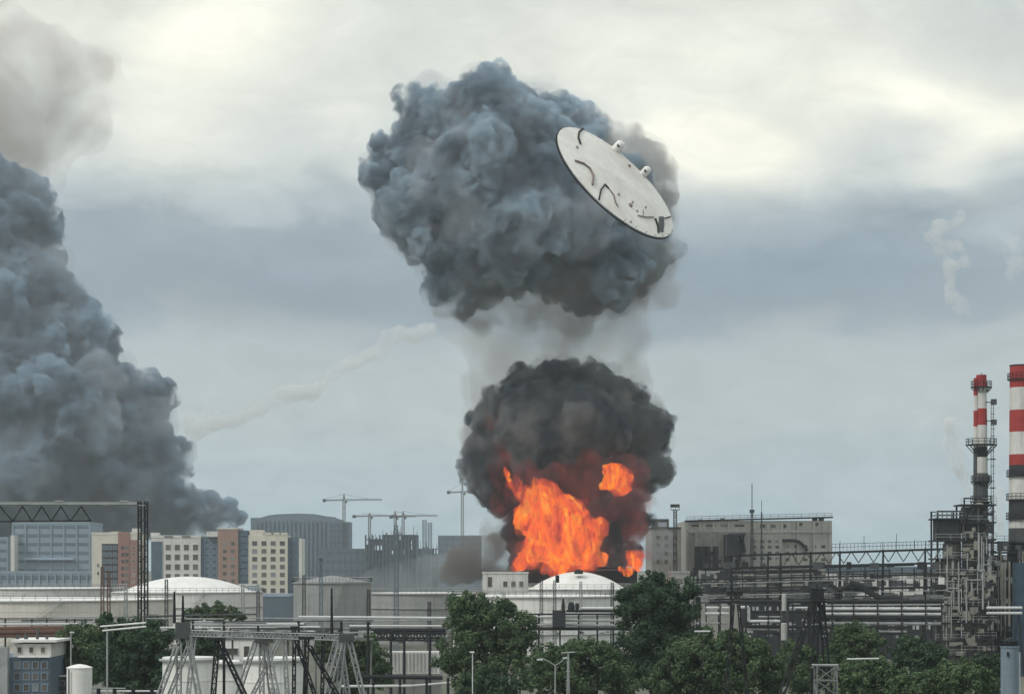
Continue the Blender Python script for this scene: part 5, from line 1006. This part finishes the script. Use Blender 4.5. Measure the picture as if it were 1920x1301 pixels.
# the left plume, farther away
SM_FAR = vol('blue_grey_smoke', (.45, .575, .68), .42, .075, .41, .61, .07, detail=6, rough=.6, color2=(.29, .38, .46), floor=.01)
L_PL = lobes(1400,
    (375, 965, 0, 40), (425, 965, 0, 26), (448, 970, 0, 16), (330, 965, 0, 42), (270, 960, 0, 50), (210, 955, 10, 50), (150, 900, 10, 95), (245, 890, 0, 85), (305, 860, 0, 48), (340, 850, 5, 20), (358, 835, 5, 10),
    (214, 790, 0, 92), (276, 755, 5, 48), (115, 780, -20, 110), (40, 830, -20, 130), (155, 700, 0, 74), (80, 660, 0, 112), (0, 720, -20, 120), (98, 590, 10, 60), (16, 560, 0, 115), (72, 500, 20, 52), (88, 430, 20, 34), (20, 420, 20, 76), (68, 355, 25, 30), (15, 370, 20, 50), (0, 330, 20, 34), (-40, 350, 20, 60), (-60, 480, 10, 110), (-80, 700, 0, 150), (-60, 880, 0, 120), (40, 940, 10, 50), (200, 975, 0, 34), (250, 985, 0, 30), (300, 985, 0, 34), (350, 988, 0, 28), (395, 985, 0, 24), (430, 985, 0, 18))
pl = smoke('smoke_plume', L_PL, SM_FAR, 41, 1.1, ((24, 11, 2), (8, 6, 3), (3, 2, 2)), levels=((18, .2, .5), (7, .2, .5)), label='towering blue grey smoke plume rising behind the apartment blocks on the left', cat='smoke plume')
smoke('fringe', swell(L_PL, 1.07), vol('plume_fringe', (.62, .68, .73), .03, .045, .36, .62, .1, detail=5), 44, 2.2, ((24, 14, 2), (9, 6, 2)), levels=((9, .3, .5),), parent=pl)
VEIL4 = vol('thin_brown_smoke', (.62, .56, .51), .027, .018, .36, .66, .1, detail=5, rough=.6)
smoke('smoke_veil', lobes(1500, (40, 130, 0, 95), (120, 150, 0, 80), (185, 125, 10, 48), (60, 230, 0, 95), (150, 230, 0, 60), (-40, 180, 0, 120), (20, 310, 0, 60), (215, 190, 10, 30), (90, 300, 0, 50), (0, 60, 0, 60)), VEIL4, 42, 3, ((24, 18, 2), (9, 9, 2)), levels=((9, .3, .55),), label='thin brownish smoke veil drifting at the upper left above the plume', cat='smoke')
# steam
STEAM = vol('steam', (.985, .99, .985), .15, .06, .30, .66, .1, detail=5, aniso=.2, rough=.6, floor=.012)
smoke('steam_trail', trail(1300, [(368, 800, 26), (400, 794, 20), (450, 784, 13), (480, 768, 12), (505, 748, 13), (535, 738, 16), (575, 740, 13), (597, 736, 11), (612, 712, 11), (640, 690, 12), (670, 677, 12), (705, 660, 13), (728, 634, 17), (745, 624, 14), (775, 632, 15), (815, 612, 15)]),
    STEAM, 51, 1.0, ((12, 6, 2), (4, 3, 2)), levels=((6, .3, .6),), label='white steam trail rising to the right from the plume towards the high cloud', cat='steam')
smoke('steam_puff', trail(1300, [(1800, 400, 8), (1790, 425, 7), (1755, 425, 12), (1742, 445, 12), (1765, 465, 14), (1800, 462, 10), (1812, 495, 9), (1785, 500, 13), (1782, 530, 12), (1790, 560, 13), (1820, 590, 8)]), STEAM, 52, 1.0, ((10, 8, 2), (4, 4, 2)), levels=((6, .3, .6),), label='ragged white steam puff hanging in the sky above the thin striped chimney', cat='steam')
smoke('steam_puff', trail(1350, [(1905, 450, 9), (1890, 470, 10), (1915, 490, 16), (1890, 525, 12)]), vol('thin_steam', (.97, .98, .97), .05, .05, .33, .62, .1, detail=4), 53, 1.2, ((10, 8, 2), (4, 3, 2)), levels=((6, .3, .6),), label='faint steam puff at the right edge above the thick striped chimney', cat='steam')
smoke('steam_jet', trail(440, [(1786, 800, 12), (1791, 840, 13), (1800, 870, 13), (1808, 900, 12), (1815, 940, 10)]), vol('steam_near', (.985, .99, .985), .6, .2, .36, .62, .1, detail=4), 54, .35, ((4, 3, 2), (1.5, 1.2, 2)), levels=((8, .3, .6),), label='white steam jet leaking upwards left of the thin striped chimney', cat='steam')
smoke('steam_jet', trail(440, [(1872, 915, 9), (1876, 955, 11), (1880, 990, 12), (1878, 1010, 9)]), vol('steam_between', (.985, .99, .985), .5, .2, .36, .62, .1, detail=4), 55, .35, ((4, 3, 2), (1.5, 1.2, 2)), levels=((8, .3, .6),), label='white steam jet rising between the two striped chimneys', cat='steam')
HAZE = .00012
# ------------------------------------------------------------------ haze
hz = MB().span(-1500, 1500, -200, 2600, -1, 420)
hm = bpy.data.materials.new('haze'); hm.use_nodes = True; n = NT(hm.node_tree); n.n.clear()
pv = n.node('ShaderNodeVolumePrincipled'); pv.inputs['Color'].default_value = (.90, .95, .985, 1); pv.inputs['Density'].default_value = HAZE; pv.inputs['Anisotropy'].default_value = .2
o = n.node('ShaderNodeOutputMaterial'); n.l.new(pv.outputs[0], o.inputs['Volume'])
hz.build('haze', hm, kind='stuff', loc=(0, 0, -1))
